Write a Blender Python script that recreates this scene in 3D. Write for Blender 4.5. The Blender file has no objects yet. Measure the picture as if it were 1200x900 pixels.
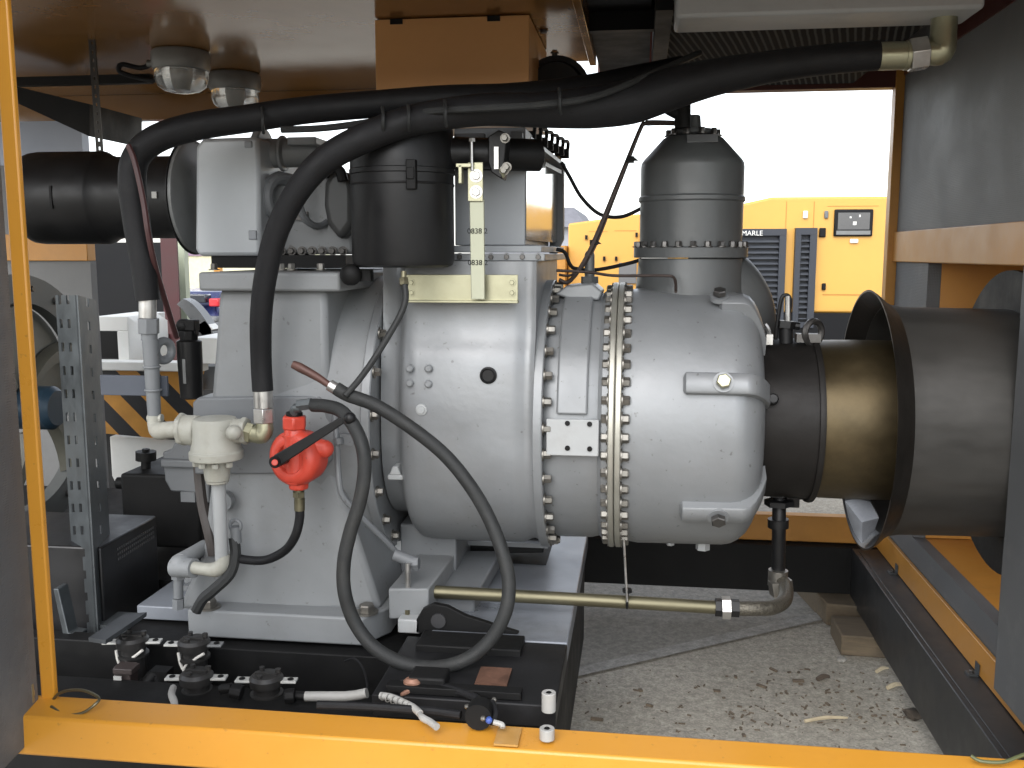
import bpy, bmesh, math, random
from mathutils import Vector, Matrix
random.seed(7)
SC = bpy.context.scene
COL = SC.collection
R = math.radians

# ------------------------------------------------------------------ camera
FPX = 1120.0
YAW, PIT = math.atan(150/FPX), math.atan(153/FPX)
CAM = Vector((0, 0, 1.6))
FW = Vector((-math.sin(YAW)*math.cos(PIT), math.cos(YAW)*math.cos(PIT), -math.sin(PIT)))
RT = Vector((math.cos(YAW), math.sin(YAW), 0))
UP = RT.cross(FW)
cd = bpy.data.cameras.new('camera'); cam = bpy.data.objects.new('camera', cd); COL.objects.link(cam)
cam.location = CAM
cam.rotation_euler = Matrix((RT, UP, -FW)).transposed().to_euler()
cd.sensor_width = 36; cd.lens = 36*FPX/1200; cd.clip_start = .05; cd.clip_end = 3000
SC.camera = cam

def ray(px, py): return FW*FPX + RT*(px-600) - UP*(py-450)
def p(px, py, Y):  d = ray(px, py); return CAM + d*(Y/d.y)
def pX(px, py, X): d = ray(px, py); return CAM + d*(X/d.x)
def pZ(px, py, z): d = ray(px, py); return CAM + d*((z-1.6)/d.z)
def ln(px, py, Y, n):            # length in metres of n pixels at that place
    return n*(p(px, py, Y)-CAM).dot(FW)/FPX

# ------------------------------------------------------------------ materials
MATS = {}
def M(name, col, rough=.5, metal=0., var=.18, scale=6., bump=.0, bscale=60., dirt=.0, dirtcol=(.05,.04,.03), dscale=4., coat=0., rvar=.12, speck=0., aniso=None, spec=.5):
    if name in MATS: return MATS[name]
    m = bpy.data.materials.new(name); m.use_nodes = True; MATS[name] = m
    nt = m.node_tree; N = nt.nodes; L = nt.links
    b = N['Principled BSDF']
    tc = N.new('ShaderNodeTexCoord')
    src = tc.outputs['Object']
    if aniso:
        mp = N.new('ShaderNodeMapping'); mp.inputs['Scale'].default_value = aniso; L.new(src, mp.inputs[0]); src = mp.outputs[0]
    n1 = N.new('ShaderNodeTexNoise'); n1.inputs['Scale'].default_value = scale; n1.inputs['Detail'].default_value = 6; n1.inputs['Roughness'].default_value = .62
    L.new(src, n1.inputs['Vector'])
    mr = N.new('ShaderNodeMapRange'); mr.inputs[1].default_value = .3; mr.inputs[2].default_value = .7
    mr.inputs[3].default_value = 1-var; mr.inputs[4].default_value = 1+var*.6
    L.new(n1.outputs['Fac'], mr.inputs[0])
    mx = N.new('ShaderNodeMix'); mx.data_type = 'RGBA'; mx.blend_type = 'MULTIPLY'; mx.inputs[0].default_value = 1
    mx.inputs[6].default_value = (*col, 1)
    L.new(mr.outputs[0], mx.inputs[7])
    out = mx.outputs[2]
    if dirt:
        n2 = N.new('ShaderNodeTexNoise'); n2.inputs['Scale'].default_value = dscale; n2.inputs['Detail'].default_value = 10; n2.inputs['Roughness'].default_value = .7
        L.new(src, n2.inputs['Vector'])
        r2 = N.new('ShaderNodeMapRange'); r2.inputs[1].default_value = .52; r2.inputs[2].default_value = .78; r2.inputs[4].default_value = dirt
        L.new(n2.outputs['Fac'], r2.inputs[0])
        m2 = N.new('ShaderNodeMix'); m2.data_type = 'RGBA'; m2.inputs[7].default_value = (*dirtcol, 1)
        L.new(r2.outputs[0], m2.inputs[0]); L.new(out, m2.inputs[6]); out = m2.outputs[2]
    if speck:
        n3 = N.new('ShaderNodeTexNoise'); n3.inputs['Scale'].default_value = 55; n3.inputs['Detail'].default_value = 3
        L.new(tc.outputs['Object'], n3.inputs['Vector'])
        r3 = N.new('ShaderNodeMapRange'); r3.inputs[1].default_value = .68; r3.inputs[2].default_value = .74; r3.inputs[4].default_value = speck
        L.new(n3.outputs['Fac'], r3.inputs[0])
        m3 = N.new('ShaderNodeMix'); m3.data_type = 'RGBA'; m3.inputs[7].default_value = (.05,.045,.04,1)
        L.new(r3.outputs[0], m3.inputs[0]); L.new(out, m3.inputs[6]); out = m3.outputs[2]
    L.new(out, b.inputs['Base Color'])
    rr = N.new('ShaderNodeMapRange'); rr.inputs[1].default_value = .3; rr.inputs[2].default_value = .7
    rr.inputs[3].default_value = max(.03, rough-rvar); rr.inputs[4].default_value = min(1, rough+rvar)
    L.new(n1.outputs['Fac'], rr.inputs[0]); L.new(rr.outputs[0], b.inputs['Roughness'])
    b.inputs['Metallic'].default_value = metal
    b.inputs['Specular IOR Level'].default_value = spec
    b.inputs['Coat Weight'].default_value = coat
    b.inputs['Coat Roughness'].default_value = .12
    if bump:
        nb = N.new('ShaderNodeTexNoise'); nb.inputs['Scale'].default_value = bscale; nb.inputs['Detail'].default_value = 4
        L.new(tc.outputs['Object'], nb.inputs['Vector'])
        bp = N.new('ShaderNodeBump'); bp.inputs['Strength'].default_value = bump; bp.inputs['Distance'].default_value = .004
        L.new(nb.outputs['Fac'], bp.inputs['Height']); L.new(bp.outputs[0], b.inputs['Normal'])
    return m

SILVER = M('silver_cast_paint', (.225,.234,.241), .43, .25, .08, 5, bump=.2, bscale=45, dirt=.25, dirtcol=(.16,.14,.12), dscale=3.5, speck=.5)
GREY = M('grey_machine_paint', (.205,.213,.217), .5, .0, .10, 4, bump=.15, bscale=40, dirt=.35, dirtcol=(.12,.11,.10), dscale=3, speck=.4)
GREYD = M('darker_grey_paint', (.15,.158,.165), .5, .0, .10, 4, bump=.12, bscale=40, dirt=.3, dirtcol=(.08,.07,.065), dscale=4, speck=.4)
GREYL = M('pale_grey_paint', (.36,.37,.37), .45, .0, .10, 6, bump=.1, dirt=.35, dirtcol=(.15,.13,.11), dscale=6)
BOXG = M('duct_grey_paint', (.25,.265,.28), .45, .0, .06, 4, bump=.05, dirt=.15, dscale=3)
ZINC = M('yellow_zinc', (.37,.36,.25), .38, .75, .18, 9, bump=.05, dirt=.3, dirtcol=(.2,.18,.1), dscale=6)
STEEL = M('bright_steel', (.55,.54,.52), .35, .9, .25, 14, dirt=.3, dirtcol=(.14,.11,.08), dscale=20)
BOLTM = M('bolt_steel', (.21,.20,.18), .42, .8, .3, 25, dirt=.5, dirtcol=(.10,.08,.06), dscale=30)
BOLTD = M('dark_bolt_steel', (.12,.115,.11), .4, .8, .3, 25)
FLANGE = M('machined_flange', (.42,.41,.36), .4, .6, .15, 8, dirt=.3, dirtcol=(.2,.17,.1), dscale=5)
BLACKP = M('black_paint', (.009,.009,.0095), .42, 0, .2, 8, bump=.06, dirt=.3, dirtcol=(.025,.024,.022), dscale=6, spec=.3)
BLACKM = M('black_steel', (.008,.008,.008), .6, 0, .3, 6, bump=.1, dirt=.4, dirtcol=(.016,.0145,.013), dscale=4, spec=.2)
RUBBER = M('black_rubber', (.010,.010,.011), .6, 0, .25, 20, bump=.2, bscale=160, dirt=.35, dirtcol=(.026,.025,.023), dscale=8, spec=.25)
HOSEG = M('dusty_rubber', (.024,.025,.025), .6, 0, .25, 20, bump=.25, bscale=170, dirt=.4, dirtcol=(.06,.057,.05), dscale=9, spec=.3)
VESSEL = M('charcoal_vessel_paint', (.092,.097,.098), .42, .1, .12, 6, bump=.15, bscale=50, dirt=.3, dirtcol=(.13,.12,.11), dscale=4)
EXH = M('heat_stained_steel', (.095,.072,.038), .42, .75, .45, 5, bump=.1, dirt=.8, dirtcol=(.025,.02,.015), dscale=2.4)
EXD = M('sooty_steel', (.013,.0115,.0105), .55, .3, .3, 7, spec=.3, bump=.15, dirt=.5, dirtcol=(.015,.013,.012), dscale=5)
SLEEVE = M('brown_grey_steel', (.078,.075,.070), .45, .6, .2, 5, bump=.1, bscale=25, dirt=.5, dirtcol=(.06,.05,.04), dscale=3, aniso=(.6,2,2))
YEL = M('yellow_orange_paint', (.60,.27,.030), .36, 0, .06, 5, bump=.04, dirt=.25, dirtcol=(.32,.14,.02), dscale=5, speck=.25, coat=.15)
YELD = M('worn_orange_paint', (.46,.21,.035), .42, 0, .10, 5, bump=.04, dirt=.35, dirtcol=(.22,.10,.03), dscale=4)
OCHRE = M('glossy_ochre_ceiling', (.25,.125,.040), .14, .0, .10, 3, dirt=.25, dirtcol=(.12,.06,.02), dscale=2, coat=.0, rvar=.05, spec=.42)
DUCTO = M('ochre_duct_paint', (.62,.32,.12), .42, 0, .08, 4, dirt=.25, dirtcol=(.30,.13,.04), dscale=4)
REDB = M('red_brown_header', (.085,.022,.015), .4, 0, .15, 6)
RED = M('red_valve_paint', (.52,.055,.032), .42, 0, .15, 15, bump=.25, bscale=60, dirt=.4, dirtcol=(.35,.05,.03), dscale=14, speck=.5)
CREAM = M('cream_cast_paint', (.34,.335,.29), .5, 0, .12, 12, bump=.3, bscale=70, dirt=.5, dirtcol=(.20,.17,.12), dscale=9, speck=.4)
BRASSY = M('olive_zinc_tube', (.17,.155,.10), .44, .8, .18, 12, dirt=.4, dirtcol=(.08,.07,.045), dscale=9, aniso=(.4,3,3))
LEVER = M('brown_grip', (.10,.05,.04), .5, .3, .3, 20)
WOOD = M('weathered_timber', (.13,.10,.065), .8, 0, .35, 10, bump=.4, bscale=50, aniso=(1,8,8), dirt=.4, dscale=4)
WHITE = M('white_paint', (.80,.80,.76), .5, 0, .05, 6, dirt=.15, dirtcol=(.5,.48,.42), dscale=5)
WPLAS = M('white_plastic', (.36,.355,.335), .45, 0, .1, 12, dirt=.3, dirtcol=(.3,.28,.24), dscale=12)
GALV = M('galvanised_steel', (.09,.10,.105), .45, .5, .3, 10, bump=.1, dirt=.5, dirtcol=(.07,.075,.075), dscale=7)
SKID = M('skid_grey_paint', (.20,.215,.24), .36, .2, .25, 5, bump=.08, dirt=.75, dirtcol=(.05,.048,.045), dscale=3.2)
FANM = M('olive_grey_cast', (.125,.122,.098), .5, .1, .2, 5, bump=.1, dirt=.4, dirtcol=(.05,.05,.04), dscale=4)
BLUEP = M('blue_paint', (.02,.042,.065), .4, 0, .15, 8, dirt=.3)
RUST = M('rusty_plate', (.12,.058,.036), .75, .1, .4, 20, bump=.3, dirt=.7, dirtcol=(.06,.03,.02), dscale=15)
TRAIL = M('dark_trailer_paint', (.007,.0075,.009), .5, 0, .15, 3, spec=.2)
MAROON = M('maroon_paint', (.055,.010,.012), .45, 0, .2, 6, dirt=.2)
PALEG = M('pale_green_paint', (.42,.46,.34), .5, 0, .1, 5)
CARB = M('blue_car_paint', (.025,.033,.11), .25, .3, .1, 4, coat=.6)
TYRE = M('tyre_rubber', (.02,.02,.02), .75, 0, .2, 15)
DGLASS = M('dark_glass', (.02,.025,.035), .08, 0, .1, 4, coat=.6)
TAIL = M('red_tail_lens', (.55,.03,.04), .2, 0, .05, 4)
LOUV = M('navy_louvre', (.028,.033,.044), .5, 0, .12, 8)
GENY = M('generator_yellow_paint', (.66,.36,.075), .4, 0, .05, 2, dirt=.12, dirtcol=(.55,.30,.04), dscale=1.5)  # one even yellow for the generator shells
HOUSE = M('grey_house_wall', (.32,.33,.36), .8, 0, .1, 2)
ROOFM = M('slate_roof', (.20,.20,.22), .8, 0, .2, 6)
TERM = M('tan_terminal', (.45,.33,.2), .5, 0, .2, 15)
GREYPL = M('grey_sheet', (.17,.175,.175), .35, 0, .2, 6)
BLUEG = M('skylit_blue_grey', (.28,.31,.37), .45, 0, .08, 2, dirt=.2, dirtcol=(.15,.16,.18), dscale=2)  # paler blue grey with the sky light painted in
TAPE = M('clear_tape', (.46,.25,.07), .15, 0, .15, 20)

def foam_mat(name, col):
    m = M(name, col, .62, 0, .22, 2.2, dirt=.6, dirtcol=(.21,.21,.205), dscale=2.6)
    nt = m.node_tree; N = nt.nodes; L = nt.links
    tc = N.new('ShaderNodeTexCoord'); mp = N.new('ShaderNodeMapping'); mp.inputs['Scale'].default_value = (170,170,170)
    L.new(tc.outputs['Object'], mp.inputs[0])
    v = N.new('ShaderNodeTexVoronoi'); v.inputs['Scale'].default_value = 1; v.inputs['Randomness'].default_value = .15
    L.new(mp.outputs[0], v.inputs['Vector'])
    r = N.new('ShaderNodeMapRange'); r.inputs[1].default_value = .15; r.inputs[2].default_value = .42
    L.new(v.outputs['Distance'], r.inputs[0])
    bp = N.new('ShaderNodeBump'); bp.inputs['Strength'].default_value = .55; bp.inputs['Distance'].default_value = .002
    L.new(r.outputs[0], bp.inputs['Height']); L.new(bp.outputs[0], N['Principled BSDF'].inputs['Normal'])
    return m
FOAM = foam_mat('grey_perforated_foam', (.15,.15,.147))
FOAMB = foam_mat('blue_grey_perforated_foam', (.10,.104,.108))

def stripe_mat():
    m = bpy.data.materials.new('hazard_stripes'); m.use_nodes = True
    N = m.node_tree.nodes; L = m.node_tree.links; b = N['Principled BSDF']; b.inputs['Roughness'].default_value = .45
    tc = N.new('ShaderNodeTexCoord'); sx = N.new('ShaderNodeSeparateXYZ'); L.new(tc.outputs['Object'], sx.inputs[0])
    a = N.new('ShaderNodeMath'); a.operation = 'MULTIPLY_ADD'; a.inputs[1].default_value = 1.0; L.new(sx.outputs['X'], a.inputs[0])
    L.new(sx.outputs['Z'], a.inputs[2])
    k = N.new('ShaderNodeMath'); k.operation = 'MULTIPLY'; k.inputs[1].default_value = 3.9; L.new(a.outputs[0], k.inputs[0])
    fr = N.new('ShaderNodeMath'); fr.operation = 'FRACT'; L.new(k.outputs[0], fr.inputs[0])
    st = N.new('ShaderNodeMath'); st.operation = 'GREATER_THAN'; st.inputs[1].default_value = .5; L.new(fr.outputs[0], st.inputs[0])
    ns = N.new('ShaderNodeTexNoise'); ns.inputs['Scale'].default_value = 9; ns.inputs['Detail'].default_value = 6; L.new(tc.outputs['Object'], ns.inputs['Vector'])
    mr = N.new('ShaderNodeMapRange'); mr.inputs[1].default_value = .3; mr.inputs[2].default_value = .7; mr.inputs[3].default_value = .75; mr.inputs[4].default_value = 1.05; L.new(ns.outputs['Fac'], mr.inputs[0])
    mx = N.new('ShaderNodeMix'); mx.data_type = 'RGBA'; mx.inputs[6].default_value = (.014,.014,.016,1); mx.inputs[7].default_value = (.58,.27,.04,1); L.new(st.outputs[0], mx.inputs[0])
    m2 = N.new('ShaderNodeMix'); m2.data_type = 'RGBA'; m2.blend_type = 'MULTIPLY'; m2.inputs[0].default_value = 1; L.new(mx.outputs[2], m2.inputs[6]); L.new(mr.outputs[0], m2.inputs[7])
    L.new(m2.outputs[2], b.inputs['Base Color'])
    return m
HAZ = stripe_mat()

def fin_mat():
    m = bpy.data.materials.new('cooler_fins'); m.use_nodes = True
    N = m.node_tree.nodes; L = m.node_tree.links; b = N['Principled BSDF']; b.inputs['Roughness'].default_value = .85; b.inputs['Specular IOR Level'].default_value = .1
    tc = N.new('ShaderNodeTexCoord'); mp = N.new('ShaderNodeMapping'); mp.inputs['Rotation'].default_value = (0,0,R(12)); L.new(tc.outputs['Object'], mp.inputs[0])
    w = N.new('ShaderNodeTexWave'); w.inputs['Scale'].default_value = 13; w.inputs['Distortion'].default_value = .6; L.new(mp.outputs[0], w.inputs['Vector'])
    r = N.new('ShaderNodeValToRGB'); r.color_ramp.elements[0].position = .55; r.color_ramp.elements[0].color = (.004,.004,.005,1)
    r.color_ramp.elements[1].position = .98; r.color_ramp.elements[1].color = (.07,.07,.066,1); L.new(w.outputs['Fac'], r.inputs[0]); L.new(r.outputs[0], b.inputs['Base Color'])
    return m
FINS = fin_mat()

def glass_mat():
    m = bpy.data.materials.new('lamp_glass'); m.use_nodes = True
    b = m.node_tree.nodes['Principled BSDF']; b.inputs['Base Color'].default_value = (.85,.86,.84,1)
    b.inputs['Transmission Weight'].default_value = .85; b.inputs['Roughness'].default_value = .12; b.inputs['IOR'].default_value = 1.45
    N = m.node_tree.nodes; w = N.new('ShaderNodeTexWave'); w.inputs['Scale'].default_value = 12; bp = N.new('ShaderNodeBump'); bp.inputs['Strength'].default_value = .4
    tc = N.new('ShaderNodeTexCoord'); m.node_tree.links.new(tc.outputs['Object'], w.inputs['Vector'])
    m.node_tree.links.new(w.outputs['Fac'], bp.inputs['Height']); m.node_tree.links.new(bp.outputs[0], b.inputs['Normal'])
    return m
GLASS = glass_mat()

def ground_mat(name, c1, c2, speckle, wet=0):
    m = bpy.data.materials.new(name); m.use_nodes = True
    N = m.node_tree.nodes; L = m.node_tree.links; b = N['Principled BSDF']; b.inputs['Roughness'].default_value = .85
    tc = N.new('ShaderNodeTexCoord')
    def noise(s, d): 
        n = N.new('ShaderNodeTexNoise'); n.inputs['Scale'].default_value = s; n.inputs['Detail'].default_value = d; n.inputs['Roughness'].default_value = .65
        L.new(tc.outputs['Object'], n.inputs['Vector']); return n
    a = noise(1.1, 8); r = N.new('ShaderNodeValToRGB'); r.color_ramp.elements[0].position = .33; r.color_ramp.elements[0].color = (*c1,1); r.color_ramp.elements[1].position = .66; r.color_ramp.elements[1].color = (*c2,1)
    L.new(a.outputs['Fac'], r.inputs[0])
    v = N.new('ShaderNodeTexVoronoi'); v.inputs['Scale'].default_value = 150; L.new(tc.outputs['Object'], v.inputs['Vector'])
    hs = N.new('ShaderNodeSeparateColor'); L.new(v.outputs['Color'], hs.inputs[0])
    mr = N.new('ShaderNodeMapRange'); mr.inputs[3].default_value = 1-speckle; mr.inputs[4].default_value = 1+speckle; L.new(hs.outputs[0], mr.inputs[0])
    f = noise(30, 6); mf = N.new('ShaderNodeMapRange'); mf.inputs[1].default_value = .3; mf.inputs[2].default_value = .7; mf.inputs[3].default_value = .72; mf.inputs[4].default_value = 1.25; L.new(f.outputs['Fac'], mf.inputs[0])
    mm = N.new('ShaderNodeMath'); mm.operation = 'MULTIPLY'; L.new(mr.outputs[0], mm.inputs[0]); L.new(mf.outputs[0], mm.inputs[1])
    mx = N.new('ShaderNodeMix'); mx.data_type = 'RGBA'; mx.blend_type = 'MULTIPLY'; mx.inputs[0].default_value = 1; L.new(r.outputs[0], mx.inputs[6]); L.new(mm.outputs[0], mx.inputs[7])
    L.new(mx.outputs[2], b.inputs['Base Color'])
    bp = N.new('ShaderNodeBump'); bp.inputs['Strength'].default_value = .5; bp.inputs['Distance'].default_value = .006; L.new(mm.outputs[0], bp.inputs['Height']); L.new(bp.outputs[0], b.inputs['Normal'])
    return m
GROUND = ground_mat('speckled_concrete', (.27,.25,.205), (.36,.335,.285), .22)
SLAB = ground_mat('smooth_slab', (.19,.18,.155), (.26,.247,.22), .14)
STRIP = ground_mat('pale_strip', (.215,.205,.185), (.32,.31,.285), .15)

# ------------------------------------------------------------------ mesh builder
WL = {}
def wl(o): return WL.get(o.name, Vector((0,0,0)))

class MB:
    def __init__(s): s.v = []; s.f = []
    def add(s, vs, fs):
        n = len(s.v); s.v += [Vector(v) for v in vs]; s.f += [tuple(i+n for i in f) for f in fs]; return s
    def box(s, a, b):
        x0,y0,z0 = (min(a[i],b[i]) for i in range(3)); x1,y1,z1 = (max(a[i],b[i]) for i in range(3))
        return s.add([(x0,y0,z0),(x1,y0,z0),(x1,y1,z0),(x0,y1,z0),(x0,y0,z1),(x1,y0,z1),(x1,y1,z1),(x0,y1,z1)],
                     [(0,3,2,1),(4,5,6,7),(0,1,5,4),(1,2,6,5),(2,3,7,6),(3,0,4,7)])
    def obox(s, c, size, rot):
        c = Vector(c); h = Vector(size)/2
        vs = [c + rot @ Vector((sx*h.x, sy*h.y, sz*h.z)) for sz in (-1,1) for sx,sy in ((-1,-1),(1,-1),(1,1),(-1,1))]
        return s.add(vs, [(0,3,2,1),(4,5,6,7),(0,1,5,4),(1,2,6,5),(2,3,7,6),(3,0,4,7)])
    def prism(s, pts, vec):
        vec = Vector(vec); pts = [Vector(q) for q in pts]; n = len(pts)
        nrm = Vector((0,0,0))
        for i in range(n): nrm += (pts[i]-pts[0]).cross(pts[(i+1)%n]-pts[0])
        if nrm.dot(vec) > 0: pts = pts[::-1]
        return s.add(pts + [q+vec for q in pts], [tuple(range(n)), tuple(range(2*n-1, n-1, -1))] + [(i, n+i, n+(i+1)%n, (i+1)%n) for i in range(n)])
    def rings(s, rings, caps=(True,True), closed=False):
        n = len(rings[0]); vs = [q for r in rings for q in r]; fs = []
        m = len(rings)
        for k in range(m if closed else m-1):
            a, b = k*n, ((k+1)%m)*n
            for i in range(n):
                j = (i+1)%n; fs.append((a+i, a+j, b+j, b+i))
        if not closed:
            if caps[0]: fs.append(tuple(range(n-1,-1,-1)))
            if caps[1]: fs.append(tuple(range((m-1)*n, m*n)))
        return s.add(vs, fs)
    def rev(s, prof, O, A, n=32, caps=(True,True), closed=False, ph=0.):
        O = Vector(O); A = Vector(A).normalized(); u = A.orthogonal().normalized() if abs(A.x)<.99 else Vector((0,1,0)); w = A.cross(u)
        rg = [[O + A*t + (u*math.cos(2*math.pi*i/n+ph) + w*math.sin(2*math.pi*i/n+ph))*r for i in range(n)] for t, r in prof]
        return s.rings(rg, caps, closed)
    def cyl(s, a, b, r0, r1=None, n=24, ph=0.):
        a = Vector(a); b = Vector(b); L = (b-a).length
        return s.rev([(0,r0),(L,r0 if r1 is None else r1)], a, b-a, n, ph=ph)
    def tube(s, pts, r, n=12, sub=8, straight=False):
        pts = [Vector(q) for q in pts]
        rs = r if isinstance(r, (list,tuple)) else [r]*len(pts)
        if not straight and len(pts) > 2:
            o = []; q = []
            for i in range(len(pts)-1):
                p0 = pts[max(i-1,0)]; p1 = pts[i]; p2 = pts[i+1]; p3 = pts[min(i+2,len(pts)-1)]
                for k in range(sub):
                    t = k/sub
                    o.append(.5*((2*p1)+(p2-p0)*t+(2*p0-5*p1+4*p2-p3)*t*t+(3*p1-p0-3*p2+p3)*t**3)); q.append(rs[i]+(rs[i+1]-rs[i])*t)
            o.append(pts[-1]); q.append(rs[-1]); pts, rs = o, q
        T = [(pts[min(i+1,len(pts)-1)]-pts[max(i-1,0)]).normalized() for i in range(len(pts))]
        u = T[0].orthogonal().normalized(); rg = []
        for i, q in enumerate(pts):
            u = (u - T[i]*u.dot(T[i])).normalized(); w = T[i].cross(u)
            rg.append([q + (u*math.cos(2*math.pi*k/n)+w*math.sin(2*math.pi*k/n))*rs[i] for k in range(n)])
        return s.rings(rg)
    def sphere(s, c, r, n=16, sc=(1,1,1)):
        c = Vector(c); m = n//2; rg = []
        for k in range(1, m):
            t = math.pi*k/m
            rg.append([c + Vector((r*math.sin(t)*math.cos(2*math.pi*i/n)*sc[0], r*math.sin(t)*math.sin(2*math.pi*i/n)*sc[1], -r*math.cos(t)*sc[2])) for i in range(n)])
        return s.rings(rg)
    def torus(s, c, A, Rm, r, n=32, k=8):
        prof = [(r*math.sin(2*math.pi*j/k), Rm + r*math.cos(2*math.pi*j/k)) for j in range(k)]
        return s.rev(prof, c, A, n, closed=True)
    def obj(s, name, mat, parent=None, bevel=0, smooth=35, origin=None):
        me = bpy.data.meshes.new(name)
        if parent is not None: O = wl(parent)
        elif origin is not None: O = Vector(origin)
        else:
            xs = [v.x for v in s.v]; ys = [v.y for v in s.v]; zs = [v.z for v in s.v]
            O = Vector(((min(xs)+max(xs))/2, (min(ys)+max(ys))/2, min(zs)))
        me.from_pydata([v-O for v in s.v], [], s.f)
        bm = bmesh.new(); bm.from_mesh(me); bmesh.ops.recalc_face_normals(bm, faces=bm.faces); bm.to_mesh(me); bm.free()
        me.materials.append(mat)
        for q in me.polygons: q.use_smooth = True
        me.set_sharp_from_angle(angle=R(smooth))
        o = bpy.data.objects.new(name, me); COL.objects.link(o)
        WL[o.name] = O
        if parent is not None: o.parent = parent
        else: o.location = O
        if bevel:
            bv = o.modifiers.new('bevel', 'BEVEL'); bv.width = bevel; bv.segments = 2; bv.limit_method = 'ANGLE'; bv.angle_limit = R(40)
        return o

def tag(o, label, cat, group=None):
    o['label'] = label; o['category'] = cat
    if group: o['group'] = group
    return o
def thing(name, loc, label, cat, group=None):
    o = bpy.data.objects.new(name, None); COL.objects.link(o); o.location = loc; o.empty_display_size = .05
    WL[o.name] = Vector(loc); return tag(o, label, cat, group)
def struct(o, kind='structure'): o['kind'] = kind; return o

_hex = {}
def bolt_mesh(r, h, mat, washer=True):
    key = (round(r,5), round(h,5), mat.name, washer)
    if key in _hex: return _hex[key]
    b = MB()
    if washer: b.rev([(0,r*1.45),(h*.18,r*1.45)], (0,0,0), (0,0,1), 16)
    b.rev([(h*.14,r),(h*.85,r),(h,r*.86)], (0,0,0), (0,0,1), 6)
    o = b.obj('bolt', mat, smooth=25, origin=(0,0,0)); me = o.data; bpy.data.objects.remove(o)
    _hex[key] = me; return me
def bolts(parent, items, r, h, mat=BOLTM, name='bolt', washer=True):
    me = bolt_mesh(r, h, mat, washer)
    for pos, nrm in items:
        o = bpy.data.objects.new(name, me); COL.objects.link(o); o.parent = parent
        o.location = Vector(pos) - wl(parent)
        q = Vector(nrm).normalized().to_track_quat('Z', 'Y')
        o.rotation_mode = 'QUATERNION'; o.rotation_quaternion = q @ Matrix.Rotation(random.random()*1.05, 3, 'Z').to_quaternion()
def copy_tree(o, loc):
    c = o.copy(); COL.objects.link(c); c.location = loc; WL[c.name] = Vector(loc)
    for ch in list(o.children):
        k = ch.copy(); COL.objects.link(k); k.parent = c
        for g in list(ch.children):
            q = g.copy(); COL.objects.link(q); q.parent = k
    return c
def text(name, s, size, loc, rot, mat, parent):
    cu = bpy.data.curves.new(name, 'FONT'); cu.body = s; cu.size = size; cu.extrude = .0008; cu.align_x = 'CENTER'; cu.align_y = 'CENTER'
    t = bpy.data.objects.new(name+'_tmp', cu); COL.objects.link(t)
    bpy.context.view_layer.update()
    me = bpy.data.meshes.new_from_object(t.evaluated_get(bpy.context.evaluated_depsgraph_get()))
    bpy.data.objects.remove(t)
    o = bpy.data.objects.new(name, me); COL.objects.link(o); me.materials.clear(); me.materials.append(mat)
    o.parent = parent; o.location = Vector(loc)-wl(parent); o.rotation_euler = rot
    WL[o.name] = wl(parent)
    return o
def V(*a): return Vector(a)
# ------------------------------------------------------------------ light
W = bpy.data.worlds.new('World'); SC.world = W; W.use_nodes = True
SUN_EL, SUN_ROT = R(40), R(192)          # behind the camera, a little to the left
sk = W.node_tree.nodes.new('ShaderNodeTexSky'); sk.sky_type = 'NISHITA'; sk.sun_disc = False
sk.sun_elevation = SUN_EL; sk.sun_rotation = SUN_ROT; sk.air_density = 1.0; sk.dust_density = 1.2; sk.ozone_density = .6
bgn = W.node_tree.nodes['Background']; hs_ = W.node_tree.nodes.new('ShaderNodeHueSaturation'); hs_.inputs['Saturation'].default_value = .30; hs_.inputs['Value'].default_value = 1.1
W.node_tree.links.new(sk.outputs[0], hs_.inputs['Color']); W.node_tree.links.new(hs_.outputs[0], bgn.inputs[0]); bgn.inputs[1].default_value = .15
sd = bpy.data.lights.new('sun', 'SUN'); sd.energy = .65; sd.angle = R(60); sd.color = (1, .985, .965)
so = bpy.data.objects.new('sun', sd); COL.objects.link(so)
sdir = V(math.sin(SUN_ROT)*math.cos(SUN_EL), math.cos(SUN_ROT)*math.cos(SUN_EL), math.sin(SUN_EL))
so.rotation_euler = (-sdir).to_track_quat('-Z', 'Y').to_euler(); so.location = (0,-5,8)
SC.view_settings.view_transform = 'Standard'; SC.view_settings.look = 'None'; SC.view_settings.exposure = 1.35; SC.view_settings.gamma = 1
SC.cycles.use_denoising = True
SC.cycles.max_bounces = 8; SC.cycles.diffuse_bounces = 5; SC.cycles.glossy_bounces = 4

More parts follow.
